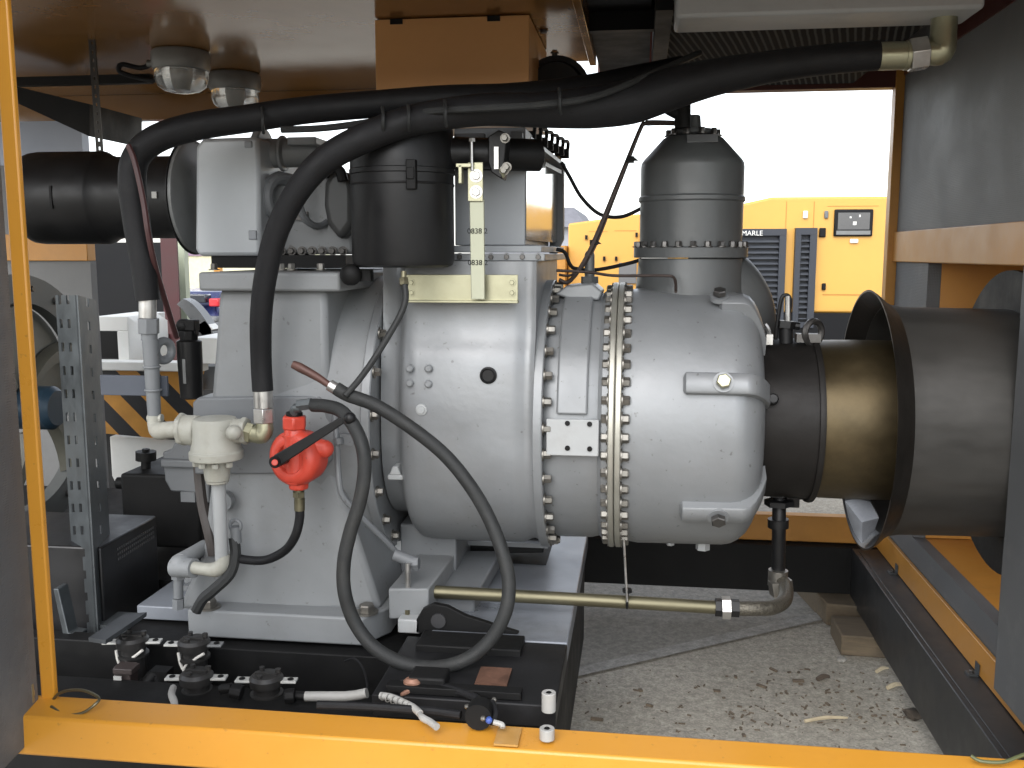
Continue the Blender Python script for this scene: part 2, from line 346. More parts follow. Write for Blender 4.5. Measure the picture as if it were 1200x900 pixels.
# ------------------------------------------------------------------ ground
g = MB().add([(-600,-600,0),(600,-600,0),(600,600,0),(-600,600,0)], [(0,1,2,3)]).obj('ground', GROUND, origin=(0,0,0)); struct(g)
a, b_ = pZ(655,797,.004), pZ(975,723,.004)
d = (b_-a).normalized(); a = a-d*6; b_ = b_+d*.05
nrm = V(-d.y, d.x, 0)
MB().add([a, b_, b_+V(.02,4,0), V(-6,9,.004)], [(0,1,2,3)]).obj('slab', SLAB, origin=(0,0,0))['kind'] = 'structure'
MB().add([v+V(0,0,.004) for v in (a-nrm*.006, b_-nrm*.012, b_+nrm*.065, a+nrm*.03)], [(0,1,2,3)]).obj('slab_edge', STRIP, origin=(0,0,0))['kind'] = 'structure'
db = MB()
for i in range(420):
    q = pZ(*( (random.uniform(640,1110), random.gauss(815,45)) if random.random()<.45 else (random.gauss(*random.choice(((885,40),(965,45),(1050,25)))), random.gauss(*random.choice(((835,14),(800,22)))))), 0)
    if q.y < 2.3 or q.y > 3.65 or q.x > .98: continue
    s = random.uniform(.002,.009)*(1 if random.random()<.93 else 1.8)
    rot = Matrix.Rotation(random.uniform(0,6.28),3,'Z') @ Matrix.Rotation(random.uniform(-.4,.4),3,'X')
    db.obox(q+V(0,0,s*.25), (s*random.uniform(.8,3), s*random.uniform(.5,1), s*.5), rot)
o = db.obj('ground_debris', M('dead_leaf_bits', (.13,.10,.07), .85, 0, .5, 40), origin=(0,0,0)); o['kind'] = 'stuff'
CHIP = M('pale_wood_chip', (.45,.38,.26), .8, 0, .2, 30)
def twig(x0,y0,x1,y1,r,mat,label,cat='wood chip'):
    a, b = pZ(x0,y0,r), pZ(x1,y1,r); m = a.lerp(b,.5)+V(0,.006,.004)
    tag(MB().tube([a, m, b], [r, r*1.2, r*.6], 6, 4).obj('wood_chip', mat), label, cat, 'scraps of wood on the concrete')
twig(943,845,993,841,.006,CHIP,'long pale splinter of wood lying on the concrete, longest scrap in view')
twig(1027,787,1041,783,.007,CHIP,'short pale wood chip on the concrete just below the timber block')
twig(1040,806,1058,802,.008,CHIP,'pale wood chip lying beside the black side beam on the concrete')
twig(958,796,972,793,.009,M('dark_wood', (.08,.06,.045), .85),'short dark stick on the concrete left of the pale chips')
for (px,py,w,lab,mt) in ((986,775,.035,'small pale pebble on the concrete just under the timber block',STRIP),(1072,842,.065,'dark lump of soil on the concrete beside the black side beam',M('soil', (.06,.048,.036), .9, 0, .4, 40, bump=.8, bscale=40))):
    q = pZ(px,py,0); m = MB().sphere(q+V(0,0,w*.25), w*.5, 12, (1.1,.9,.6))
    for v in m.v: v += V(random.uniform(-1,1),random.uniform(-1,1),random.uniform(-.5,.5))*w*.12
    tag(m.obj('stone', mt), lab, 'stone')

# ------------------------------------------------------------------ enclosure (canopy) : posts, sill, panels, roof
XW = 1.07; YB = 4.3; YF = 2.0; ZC = 2.33
enc = thing('machine_enclosure', (0,3.1,.0), 'yellow steel enclosure with grey foam lined panels standing around the compressor', 'enclosure')
def part(mb, name, mat, parent, **k): return mb.obj(name, mat, parent, **k)
xl = p(54,800,YF).x
# front sill: folded section, a lip in front
sill = MB(); zs = .553
x0, x1 = xl-.06, 1.45
sill.prism([V(x0,1.905,zs-.006), V(x0,YF,zs), V(x0,YF,zs-.02), V(x0,1.99,zs-.10), V(x0,1.90,zs-.10)], (x1-x0,0,0))
S = part(sill, 'front_sill', YEL, enc, bevel=.006)
post = MB().box((xl-.006,1.985,zs-.08),(xl+.030,YF+.002,2.158))
part(post, 'corner_post', YEL, enc, bevel=.004)
# open door leaf on the left, foam lined, hinged on the corner post
hx, hy = xl-.0075, 1.982; dv = V(.03,-.2,0).normalized()
door = MB(); dn = V(-dv.y, dv.x, 0)
e0 = V(hx,hy,.47); e1 = e0+dv*.95
door.prism([e0+dn*-.001, e1+dn*-.001, e1+dn*.0+V(0,0,1.75), e0+dn*-.001+V(0,0,1.95)], dn*(.05 if dn.x<0 else -.05))
D = part(door, 'door', FOAMB, enc, bevel=.004)
D['label'] = 'open door leaf lined with grey perforated foam'
hg = MB().cyl(V(xl-.012,1.955,.555),V(xl-.012,1.955,.60),.009); hg.box((xl-.03,1.95,.57),(xl-.004,1.962,.583))
part(hg, 'door_hinge', ZINC, D)
# right wall
wall = MB().box((XW,2.35,1.69),(XW+.05,YB-.03,2.6)); part(wall, 'upper_foam_panel', FOAM, enc)
part(MB().box((XW-.012,2.2,1.565),(XW+.05,YB-.002,1.69)), 'side_beam', YELD, enc, bevel=.004)
part(MB().box((XW+.002,1.9,.40),(XW+.05,2.89,1.565)).box((XW+.003,1.9,.3),(XW+.049,4.26,.50)).box((XW+.002,3.80,.5),(XW+.05,4.26,1.565)), 'lower_foam_panel', FOAMB, enc)
part(MB().box((.985,1.9,.41),(XW+.001,2.655,1.56)), 'inner_foam_panel', FOAMB, enc, bevel=.003)
rp = MB().box((XW-.035,YB-.03,.31),(XW+.05,YB+.03,2.6)); part(rp, 'rear_post', YELD, enc, bevel=.003)
rail = MB().prism([(XW-.018,1.9,.315),(XW+.001,1.9,.315),(XW+.001,1.9,.405),(XW-.012,1.9,.405)], (0,YB-1.93,0)); part(rail, 'lower_rail', YELD, enc, bevel=.002)
for yy in (2.95,3.9):
    clip = MB().box((XW-.05,yy,.312),(XW-.019,yy+.035,.318)).box((XW-.021,yy,.312),(XW-.0185,yy+.035,.35)); c = part(clip, 'rail_clip', GALV, enc)
    bolts(c, [(V(XW-.036,yy+.017,.318),(0,0,1))], .007,.008, BOLTD)
# compartment behind the opening on the right
comp = MB().box((XW+.35,2.7,.35),(XW+.38,4.0,1.7)).box((XW+.051,2.7,.47),(XW+.35,4.0,.497)).box((XW+.051,3.8,.5),(XW+.35,3.83,1.7)).box((XW+.051,2.7,1.567),(XW+.35,4.0,1.60))
part(comp, 'side_compartment', YELD, enc)
# roof and ceiling
xt0_ = p(790,10,2.8).x
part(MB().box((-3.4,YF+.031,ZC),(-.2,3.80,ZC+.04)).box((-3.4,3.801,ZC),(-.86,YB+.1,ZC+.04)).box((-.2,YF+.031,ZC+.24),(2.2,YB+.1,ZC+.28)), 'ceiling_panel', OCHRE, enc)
part(MB().box((-3.4,YF-.03,2.16),(2.2,YF+.03,2.62)), 'unseen_shade_header', YEL, enc, bevel=.004)  # unseen beam above the view, added to cut high sky light
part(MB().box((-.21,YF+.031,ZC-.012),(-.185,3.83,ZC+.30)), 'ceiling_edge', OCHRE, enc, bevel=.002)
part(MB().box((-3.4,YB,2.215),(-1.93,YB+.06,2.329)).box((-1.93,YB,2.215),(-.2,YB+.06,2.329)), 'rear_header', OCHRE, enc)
part(MB().box((-.2,YB-.02,2.285),(XW+.05,YB+.05,2.62)), 'cooler_header', REDB, enc)
part(MB().box((XW-.006,2.0,2.33),(XW+.06,YB-.031,2.40)), 'roof_rail', REDB, enc)
part(MB().box((-.184,3.3,ZC),(.1,3.34,2.62)).box((-.184,YF+.04,ZC+.06),(xt0_-.06,3.299,ZC+.09)).box((-.184,3.341,ZC+.02),(xt0_-.06,YB-.03,ZC+.05)), 'dark_partition', BLACKM, enc)
bolts(enc, [(p(637,35,2.95)*0+V(pZ(px,py,ZC).x, pZ(px,py,ZC).y, ZC-.002),(0,0,-1)) for px,py in ((637,35),(650,62))], .011,.008, BOLTD)
# rear left panel and its beam
xr = p(108,300,YB).x
zm = p(60,194,YB).z
part(MB().box((-3.6,YB-.03,1.69),(xr+.0,YB+.03,zm)), 'upper_rear_panel', FOAM, enc)
part(MB().box((-3.6,YB-.028,zm+.001),(xr+.0,YB+.03,2.214)), 'rear_skylit_strip', BLUEG, enc)  # top of the same panel, sky light on it put into a paler colour
part(MB().box((-3.6,YB-.04,1.565),(xr+.0,YB+.03,1.69)), 'rear_beam', YELD, enc, bevel=.003)
part(MB().box((-3.6,YB-.02,.32),(xr+.0,YB+.03,1.565)), 'lower_rear_panel', FOAM, enc)
part(MB().prism([p(14,118,3.6),p(105,160,3.6),p(105,122,3.6),p(14,100,3.6)], (0,.4,0)), 'ceiling_bracket', BLACKM, enc)
part(MB().box((-1.2,YB-.01,.318),(XW+.0,YB+.05,.437)), 'rear_sill', YELD, enc, bevel=.004)
tp = pZ(592,868,zs); part(MB().box((tp.x-.022,1.908,zs-.001),(tp.x+.03,1.985,zs+.0035)), 'tape_patch', TAPE, enc)

# ------------------------------------------------------------------ skid frame
skid = thing('steel_skid', (-.4,3.1,.08), 'dark steel skid frame under the machine with a grey cross plate', 'skid')
part(MB().box((.945,1.9,.08),(.965,YB-.06,.312)).box((.965,1.9,.295),(XW+.05,YB-.06,.312)).box((.965,1.9,.08),(XW,YB-.06,.095)), 'side_beam', M('side_beam_paint', (.026,.027,.028), .42, .1, .3, 5, dirt=.5, dirtcol=(.09,.088,.085), dscale=3), skid, bevel=.003)
part(MB().box((-3.5,YB-.06,.10),(1.07,YB-.045,.312)).box((-3.5,YB-.045,.295),(1.07,YB+.05,.312)), 'rear_beam', BLACKM, skid, bevel=.003)
xc0, xc1 = -.60, p(682,632,3.45).x
xn = p(652,850,2.12).x
xm = xn+(xc1+.02-xn)*(.36/1.40)
part(MB().prism([(-.56,2.461,.50),(xm,2.461,.50),(xc1+.02,3.5,.50),(-.56,3.5,.50)], (0,0,.058)), 'cross_plate', SKID, skid, bevel=.004)
part(MB().prism([(-.62,2.10,.50),(xn,2.10,.50),(xm,2.459,.50),(-.62,2.459,.50)], (0,0,.055)), 'front_plate', M('oily_black_plate', (.016,.016,.017), .45, .1, .4, 6, dirt=.5, dirtcol=(.006,.006,.006), dscale=5, spec=.25), skid, bevel=.004)
part(MB().prism([(-.61,2.11,.14),(xn-.012,2.11,.14),(xc1+.008,3.5,.14),(-.61,3.5,.14)], (0,0,.359)), 'cross_beam', BLACKM, skid)
part(MB().box((-2.6,2.12,.20),(-.602,2.30,.455)).box((-2.6,2.46,.12),(-.602,2.52,p(330,755,2.5).z-.004)), 'front_beam', BLACKM, skid, bevel=.004)
part(MB().box((-2.6,2.301,.20),(-.602,2.459,.36)), 'cable_trough', BLACKM, skid)
part(MB().box((-1.50,2.521,.40),(-.621,3.5,p(330,755,2.5).z-.006)).box((-3.2,3.0,.38),(-1.501,4.2,p(330,755,2.5).z-.012)), 'deck_plate', BLACKM, skid)
a = pZ(556,802,.56); b = pZ(600,784,.56)
part(MB().box((a.x,a.y,.5565),(b.x,b.y,.5625)), 'rusty_plate', RUST, skid)
for k, pts in enumerate((((372,826),(430,828),(500,833),(540,838)),((470,800),(520,806),(560,820),(556,838)))):
    tag(MB().tube([pZ(x,y,.567) for x,y in pts], .010, 10).obj('loose_cable', RUBBER), ('black cable lying along the back of the yellow sill','black cable crossing the dark front plate under the hose loop')[k], 'cable', 'black cables on the front plate')
a, b = pZ(452,812,.556), pZ(600,806,.556)
part(MB().box((a.x,a.y,.5565),(b.x+.03,a.y+.035,.575)), 'flat_bar', BLACKM, skid, bevel=.002)
part(MB().box((a.x+.05,2.13,.5565),(a.x+.14,2.20,.590)), 'junction_lump', BLACKM, skid, bevel=.006)
# wood blocks under the skid
for (px0,py0,px1,py1,y,lab,h) in ((985,768,1040,748,3.72,'weathered timber block under the skid lying nearest, with a flat dark top',.085),(972,735,985,700,4.0,'pale ended timber block under the far corner of the skid',.098)):
    q = pZ(px0,py0,0); 
    if h < .09: tag(MB().prism([q, q+V(.36,-.02,0), q+V(.36,.20,0), q+V(.0,.22,0)], (0,0,h)).obj('timber_block', WOOD, bevel=.006), lab, 'timber block', 'timber blocks under the skid')
    else: tag(MB().prism([q+V(-.01,.02,0), q+V(.38,-.02,0), q+V(.30,.5,0), q+V(-.10,.56,0)], (0,0,h)).obj('timber_block', WOOD, bevel=.006), lab, 'timber block', 'timber blocks under the skid')

# ------------------------------------------------------------------ oil cooler under the roof
oc = thing('oil_cooler', (.5,3.5,2.29), 'black finned oil cooler with a grey end tank hanging under the roof', 'oil cooler')
xt0, xt1 = p(790,10,2.8).x, p(1128,10,2.8).x
ztk = p(950,16,2.62).z
part(MB().box((xt0,2.62,ztk),(xt1,2.80,2.50)), 'end_tank', GREYL, oc, bevel=.01)
part(MB().box((xt0-.0,2.802,2.30),(xt1+.02,YB-.05,2.36)), 'finned_core', FINS, oc)
part(MB().box((xt0-.05,2.805,2.27),(xt0-.002,YB-.06,2.45)), 'cooler_frame', BLACKM, oc)
q = p(1104,20,2.74); part(MB().cyl(V(q.x,2.72,2.288),V(q.x,2.72,2.225),.046).cyl(V(q.x,2.72,2.24),V(q.x,2.72,2.21),.035), 'outlet_neck', GREYL, oc, bevel=.003)
q2 = p(1100,55,2.72)
el = MB().tube([V(q.x,2.72,2.225), V(q.x,2.72,2.17), q2+V(.005,0,-.01), q2+V(-.03,0,-.013), q2+V(-.07,0,-.015)], [.033,.033,.036,.03,.03], 16, 5); part(el, 'elbow', ZINC, oc)
q3 = p(938,27,2.78); part(MB().tube([q3+V(-.06,0,-.002),q3+V(.0,0,0)],.011,12).cyl(q3+V(0,0,0),q3+V(.03,0,.004),.014,n=6).tube([q3+V(.03,0,.004),q3+V(.05,0,.012),q3+V(.05,0,.05)],.009,10), 'drain_plug', WPLAS, oc)

# ------------------------------------------------------------------ bulkhead lamps, strap and conduit on the ceiling
def lamp(px,py,Y,label):
    c = p(px,py,Y); c.z = ZC-.001
    t = thing('ceiling_lamp', c, label, 'lamp', 'bulkhead lamps under the ceiling')
    part(MB().rev([(0,.098),(-.012,.105),(-.055,.104),(-.07,.098)], c, (0,0,1), 28).cyl(c+V(-.1,0,-.04),c+V(-.13,0,-.04),.014,n=12), 'lamp_base', M('grey_lamp_base', (.20,.20,.19), .45, .3), t, bevel=.003)
    part(MB().rev([(-.0705,.094),(-.10,.096),(-.125,.085),(-.14,.062),(-.147,.03),(-.149,.004)], c, (0,0,1), 28), 'lamp_glass', GLASS, t)
    part(MB().cyl(c+V(0,0,-.0705),c+V(0,0,-.12),.028,.022,16), 'bulb', WPLAS, t)
lamp(212,70,3.42,'round glass bulkhead lamp under the ceiling, nearer one with the looped cable')
lamp(275,93,3.86,'round glass bulkhead lamp under the ceiling, farther one above the thick hose')
cl = p(180,85,3.42); cl.z = ZC-.04
tag(MB().tube([cl+V(0,0,0),cl+V(-.05,0,-.015),cl+V(-.11,-.02,-.005),cl+V(-.12,-.02,-.03),cl+V(-.06,0,-.05),cl+V(.0,0,-.06),cl+V(.06,0,-.05)],.009,10).obj('lamp_cable', RUBBER), 'black looped cable beside the nearer ceiling lamp', 'cable')
c0, c1 = p(8,92,3.42), p(178,92,3.42)
tag(MB().box((c0.x,3.44,c0.z-.024),(c1.x-.02,3.47,c1.z+.022)).obj('cable_tray', BLACKM), 'black horizontal cable tray running under the ceiling to the nearer lamp', 'cable tray')
a = p(104,20,3.2); b = p(117,184,3.2)
st = MB(); a = a+V(0,0,.30); dv2 = (b-a)
for sx in (-1,1):
    st.prism([a+V(sx*.0075-.0045,0,0),a+V(sx*.0075+.0045,0,0),b+V(sx*.0085+.0045,0,0),b+V(sx*.0085-.0045,0,0)], (0,.005,0))
for i in range(26):
    q = a.lerp(b,(i+.5)/26); st.box(q+V(-.005,.0005,-.009),q+V(.005,.0045,.009))
tag(st.obj('hanging_strap', M('strap_steel', (.05,.048,.045), .5, .5)), 'dark perforated steel strap hanging from the ceiling to the black intake cylinder', 'strap')
# ------------------------------------------------------------------ the compressor
YA = 3.0; AX = p(800,487,YA); AZ = AX.z
def ax(px, yn=2.62): return p(px,487,yn).x      # the near side of the round casings is what the photo shows
def rr(px, n): return ln(px,487,YA,n)*.99
def prof(l, yn=2.62): return [(ax(a,yn), rr(a,b)) for a,b in l]
O0 = V(0,YA,AZ); XA = V(1,0,0)
def ring_pos(px_, r, ang, yn=2.62): return V(ax(px_,yn), YA - r*math.cos(ang), AZ + r*math.sin(ang))   # ang 0 faces the camera
def cylhit(px,py,r):
    d = ray(px,py); a = d.y**2+d.z**2; o = CAM-O0; b = 2*(o.y*d.y+o.z*d.z); c = o.y**2+o.z**2-r*r
    D = b*b-4*a*c; t = (-b-math.sqrt(max(D,0)))/(2*a); q = CAM+d*t
    return q, V(0,q.y-YA,q.z-AZ).normalized()
cmp_ = thing('screw_compressor', (-.6,3.0,.56), 'large silver painted screw compressor with bolted flanges, cast pedestal and rounded end casing', 'compressor')
# end casing
ec = [(726,145),(740,148),(750,149.5),(860,150),(871,148.5),(881,144),(890,137),(897,127),(902,113),(904,97),(904.5,40)]
ecp = prof(ec)
endc = part(MB().rev(ecp, O0, XA, 96), 'end_casing', SILVER, cmp_, smooth=50)
def surf_r(px):
    for (a,ra),(b,rb) in zip(ec, ec[1:]):
        if a <= px <= b: return ra+(rb-ra)*(px-a)/(b-a+1e-9)
    return ec[-1][1]
def lug(ang, x0, name='lifting_lug'):
    mb = MB(); w = .029; e = Vector((0,-math.cos(ang),math.sin(ang))); tt = Vector((0,math.sin(ang),math.cos(ang)))
    xs = [x0, x0+3] + list(range(int(x0)+10, 876, 8)) + [876,884,891,897,902,906,908]
    rg = []
    for i, x in enumerate(xs):
        rin = rr(x, min(surf_r(min(x,903)),148)-12)
        ro = 160 if x <= 876 else 160-((x-876)/32)**2*46
        rout = rr(x, 152 if i == 0 else ro)
        c = V(ax(x),YA,AZ); ww = w*(.75 if i == 0 else 1); k = .005
        rin = min(rin, rout-.03)
        rg.append([c+e*rin-tt*ww, c+e*(rout-k)-tt*ww, c+e*rout-tt*(ww-k), c+e*rout+tt*(ww-k), c+e*(rout-k)+tt*ww, c+e*rin+tt*ww])
    mb.rings(rg)
    L_ = part(mb, name, SILVER, cmp_, smooth=45)
    px = 846
    return L_, V(ax(px),YA,AZ)+e*rr(px, 160.5), e
for ang, x0, mt, rb in ((.385,800,ZINC,.025),(-.56,800,BOLTD,.026),(1.12,846,BOLTD,.024)):
    L_, q, e = lug(ang, x0)
    part(MB().cyl(q-e*.01,q+e*.003,rb*1.12,n=24), 'boss', SILVER, L_)
    bolts(L_, [(q+e*.005, e)], rb*.82, .018, mt, washer=False)
dr = V(ax(838),YA-.05,AZ-rr(838,149)); part(MB().cyl(dr+V(0,0,.02),dr-V(0,0,.022),.022,n=6).cyl(dr+V(-.10,0,.03),dr+V(-.10,0,-.012),.012,n=6), 'drain_plug', GREYL, cmp_)
# main flange pair
def flange(px0, px1, r, mat, name='flange'):
    a, b = ax(px0), ax(px1); R_ = rr((px0+px1)/2, r)
    return part(MB().rev([(a+.002,R_*.9),(a,R_*.92),(a,R_-.003),(a+.003,R_),(b-.003,R_),(b,R_-.003),(b,R_*.92),(b-.002,R_*.9)], O0, XA, 128, smooth=30) if False else MB().rev([(a+.002,R_*.9),(a,R_*.92),(a,R_-.003),(a+.003,R_),(b-.003,R_),(b,R_-.003),(b,R_*.92),(b-.002,R_*.9)], O0, XA, 128), name, mat, cmp_, smooth=30)
f1 = flange(712.5,719.6,155,FLANGE); f2 = flange(720.6,728,155,FLANGE)
rb = rr(720,147.5); n = 48
bolts(f1, [(ring_pos(712.4,rb,2*math.pi*i/n), (-1,0,0)) for i in range(n) if -1.7 < ((2*math.pi*i/n+math.pi)%(2*math.pi)-math.pi) < 1.75], .0135, .019, BOLTM)
bolts(f2, [(ring_pos(728.1,rb,2*math.pi*i/n), (1,0,0)) for i in range(n) if -1.7 < ((2*math.pi*i/n+math.pi)%(2*math.pi)-math.pi) < 1.75], .0145, .023, BOLTM)
# adapter ring between flanges
part(MB().rev(prof([(636,140),(642,143),(655,144),(690,144),(700,142),(705,147),(712,148)]), O0, XA, 96), 'adapter_casing', SILVER, cmp_, smooth=40)
def patch(px0,py0,px1,py1,r,th,name,mat,parent,bev=.004,nseg=8,chamf=None):
    a0 = cylhit((px0+px1)/2,py0,r)[1]; a1 = cylhit((px0+px1)/2,py1,r)[1]
    t0 = math.atan2(a0.z,-a0.y); t1 = math.atan2(a1.z,-a1.y)
    xa = cylhit(px0,(py0+py1)/2,r)[0].x; xb = cylhit(px1,(py0+py1)/2,r)[0].x
    mb = MB(); rg = []
    for k in range(nseg+1):
        t = t0+(t1-t0)*k/nseg; e = V(0,-math.cos(t),math.sin(t))
        rg.append([V(xa,YA,AZ)+e*(r-.01),V(xa,YA,AZ)+e*(r+th),V(xb,YA,AZ)+e*(r+th),V(xb,YA,AZ)+e*(r-.01)])
    mb.rings(rg); return part(mb, name, mat, parent, bevel=bev, smooth=20)
ra = rr(672,144)
patch(655,342,691,486,ra,.014,'raised_pad',SILVER,cmp_,.006,14)
pl = patch(641,491,702,531,ra,.026,'mounting_pad',GREYL,cmp_,.003,1)
ph = []
for px,py in ((665,496),(691,497),(665,525),(691,526)):
    q, e = cylhit(px,py,ra+.024)
    m = MB().cyl(q-e*.006,q+e*.0035,.0072,n=14); part(m, 'bolt_hole', BLACKM, pl)
# second flange and its bolts
f3 = flange(625,636.5,156,SILVER)
rb3 = rr(630,149); n3 = 34
bolts(f3, [(ring_pos(636.6,rb3,2*math.pi*(i+.3)/n3),(1,0,0)) for i in range(n3) if -1.6 < ((2*math.pi*(i+.3)/n3+math.pi)%(2*math.pi)-math.pi) < 1.7], .0125,.024, BOLTM)
# rotor casing
def spl(pts, sub=5):
    o = []; n = len(pts)
    for i in range(n-1):
        p0, p1, p2, p3 = (Vector(pts[k]) for k in (max(i-1,0), i, i+1, min(i+2,n-1)))
        for k in range(sub):
            t = k/sub; o.append(.5*((2*p1)+(p2-p0)*t+(2*p0-5*p1+4*p2-p3)*t*t+(3*p1-p0-3*p2+p3)*t**3))
    return o+[Vector(pts[-1])]
zt = p(560,306,2.74).z
half = spl([(.335,zt-AZ),(.350,.30),(.385,.21),(.401,.10),(.403,.0),(.400,-.10),(.375,-.20),(.315,-.29),(.215,-.36),(.10,-.393),(0,-.400)])
sec = [(-y,z) for y,z in half] + [(y,z) for y,z in half[-2::-1]]
rg = []
for px, sc_ in ((440,.80),(456,.80),(462,.82),(466,.88),(470,.945),(475,.978),(482,.994),(490,1),(560,1.002),(600,1),(607,.99),(613,.972),(618,.965),(622,.972),(626,.985)):
    rg.append([V(ax(px), YA+y*sc_, AZ+(z*sc_ if z < .2 else z)) for y, z in sec])
part(MB().rings(rg), 'rotor_casing', SILVER, cmp_, smooth=60)
# bumps and the hole on the rotor casing
rc = rr(540,148)
for px,py in ((480,432),(502,432),(480,449),(502,450)):
    q, e = p(px,py,2.599), V(0,-1,0); part(MB().rev([(-.006,.011),(.004,.0105),(.007,.007)], q, e, 16), 'cast_boss', SILVER, cmp_)
q, e = p(494,480,2.597), V(0,-1,0); part(MB().rev([(-.004,.017),(.005,.016),(.006,.011),(.010,.010)], q, e, 18), 'plug', GREYL, cmp_)
q, e = p(572,440,2.600), V(0,-1,0); part(MB().rev([(-.004,.024),(.002,.0235),(.005,.019),(.001,.016)], q, e, 28), 'round_port', BLACKP, cmp_)
q, e = p(467,556,2.66), V(0,-1,0); part(MB().box(q+V(-.025,-.03,-.01),q+V(.02,.03,.005)).prism([q+V(-.02,-.03,.005),q+V(.015,-.03,.005),q+V(.005,-.03,.03),q+V(-.01,-.03,.03)],(0,.05,0)), 'cast_lug', GREYL, cmp_, bevel=.003)
# bell housing rings on the left
f4 = flange(428,439,158,SILVER,'bell_flange')
bolts(f4, [(ring_pos(439.2,rr(433,150),a),(1,0,0)) for a in (1.1,.72,.42,.12,-.15,-.45,-.75,-1.05)], .0125,.02, BOLTM)
part(MB().rev(prof([(320,155),(368,160),(380,162),(390,159),(416,156),(428,154)]), O0, XA, 96), 'bell_housing', GREY, cmp_, smooth=30)
# pedestal
PY = 2.575
def at(px,py,y=PY): return p(px,py,y)
ped = MB().prism([at(x,y) for x,y in ((256,338),(382,338),(384,470),(393,555),(412,610),(447,716),(206,716),(236,650),(246,560),(246,470))], (0,.85,0))
part(ped, 'pedestal', GREY, cmp_, bevel=.018, smooth=45)
part(MB().box(V(at(238,315).x,PY-.035,at(0,339).z),V(at(402,315).x,3.5,at(0,318).z)), 'pedestal_top', GREY, cmp_, bevel=.008)
part(MB().prism([at(x,y,2.56) for x,y in ((225,472),(232,466),(374,464),(390,480),(390,538),(376,556),(228,556))], (0,.3,0)), 'side_plate', GREYD, cmp_, bevel=.006)

zb, zf = p(330,752,2.5).z, p(330,720,2.5).z
xA, xB, xC = p(220,735,2.5).x, p(424,735,2.5).x, p(460,706,2.62).x
foot = MB().prism([V(xA,2.5,zb),V(xB,2.5,zb),V(xC,2.60,zb),V(xC,3.6,zb),V(xA,3.6,zb)], (0,0,zf-zb)); ft = part(foot, 'foot_plate', GREY, cmp_, bevel=.006)
for px,py in ((245,712),(430,718)):
    q = pZ(px,py,zf); bolts(ft, [(q,(0,0,1))], .023,.026, BOLTM)
x2 = p(160,712,2.62).x
part(MB().box((x2,2.62,p(190,727,2.62).z),(xA-.002,3.3,p(190,711,2.62).z)), 'foot_extension', SKID, cmp_, bevel=.004)
q = p(300,718,2.49)
# gusset rib at the pedestal right
q, e = p(262,587,2.56), V(0,-1,0)
part(MB().rev([(-.01,.030),(.012,.029),(.013,.012),(.004,.011)], q, e, 22), 'eye_boss', GREY, cmp_)
part(MB().cyl(q-e*-.004,q-e*-.0065,.010,n=14), 'eye_hole', BLACKM, cmp_)
# legs and blocks under the casing
und = [((468,668),(540,632),2.85,.17,.60), ]
lm = MB(); a = pZ(500,690,.60); 
lm.prism([pZ(455,690,.66),pZ(502,690,.66),pZ(540,640,.66),pZ(497,640,.66)], (0,0,-.09)); part(lm, 'support_foot', GREY, cmp_, bevel=.005)
part(MB().prism([pZ(462,634,.70),pZ(500,634,.70),pZ(528,616,.70),pZ(488,616,.70)], (0,0,-.038)), 'foot_pad', GREYL, cmp_, bevel=.004)
bolts(cmp_, [(pZ(484,630,.70)+V(0,.02,0),(0,0,1))], .02,.02,BOLTD)
part(MB().prism([p(505,650,3.1),p(637,648,3.1),p(637,628,3.1),p(505,628,3.1)], (0,.25,0)), 'saddle', BLACKM, cmp_, bevel=.004)
part(MB().box((p(470,700,2.85).x,2.85,.58),(p(535,700,2.85).x,3.4,AZ-.34)), 'casing_leg', GREYD, cmp_, bevel=.006)
q = p(505,632,3.05); part(MB().box((q.x,3.05,q.z-.015),(p(642,640,3.05).x,3.3,q.z)), 'saddle_plate', GREYD, cmp_)
part(MB().box((p(592,655,3.1).x,3.1,.56),(p(640,655,3.1).x,3.35,p(0,645,3.1).z)), 'saddle_leg', BLACKM, cmp_)

# sloping motor rail and black bracket in front of it
a0,a1,a2,a3 = pZ(508,700,.60),pZ(556,700,.60),pZ(588,645,.62),pZ(545,645,.62)
tag(MB().prism([a0,a1,a2,a3],(0,0,-.05)).obj('support_rail', GREYD, bevel=.006), 'grey sloping support rail under the rotor casing beside the loop of the black hose', 'support')
br = MB(); yb = 2.5
br.prism([p(487,742,yb),p(540,742,yb),p(600,748,yb),p(608,742,yb),p(545,722,yb),p(524,711,yb),p(508,708,yb),p(495,714,yb),p(488,726,yb)], (0,.02,0))
bt = tag(br.obj('pivot_bracket', BLACKM, bevel=.002), 'black pivot bracket with a round hub standing on the skid inside the hose loop', 'bracket')
q = p(514,727,yb); part(MB().cyl(q+V(0,-.006,0),q+V(0,.004,0),.021,n=24), 'hub', M('worn_black', (.05,.05,.052), .5, .3), bt)
tag(MB().box(p(487,785,2.36),p(610,762,2.36)+V(0,.10,0)).box(p(455,800,2.33),p(600,787,2.33)+V(0,.05,0)).obj('mounting_channel', BLACKM, bevel=.004), 'black steel channel lying on the skid under the hose loop', 'channel')
c0, c1 = p(459,730,2.52), p(500,700,2.52)
tag(MB().box((p(466,736,2.5).x,2.50,p(470,742,2.5).z),(p(492,736,2.5).x,2.62,p(470,726,2.5).z)).obj('terminal_block', GREYL, bevel=.004), 'small pale grey block on the skid right of the pedestal foot', 'block')
q = p(478,712,2.55); 
rod = thing('threaded_rod', p(478,718,2.55), 'upright steel rod with a hexagon nut standing on the small grey block', 'rod')
part(MB().tube([p(478,722,2.55),p(478,660,2.55)],.0075,10), 'shaft', STEEL, rod); part(MB().cyl(p(478,712,2.55),p(478,692,2.55),.012,n=6).cyl(p(478,722,2.55),p(478,713,2.55),.016,n=6), 'nut', BRASSY, rod)

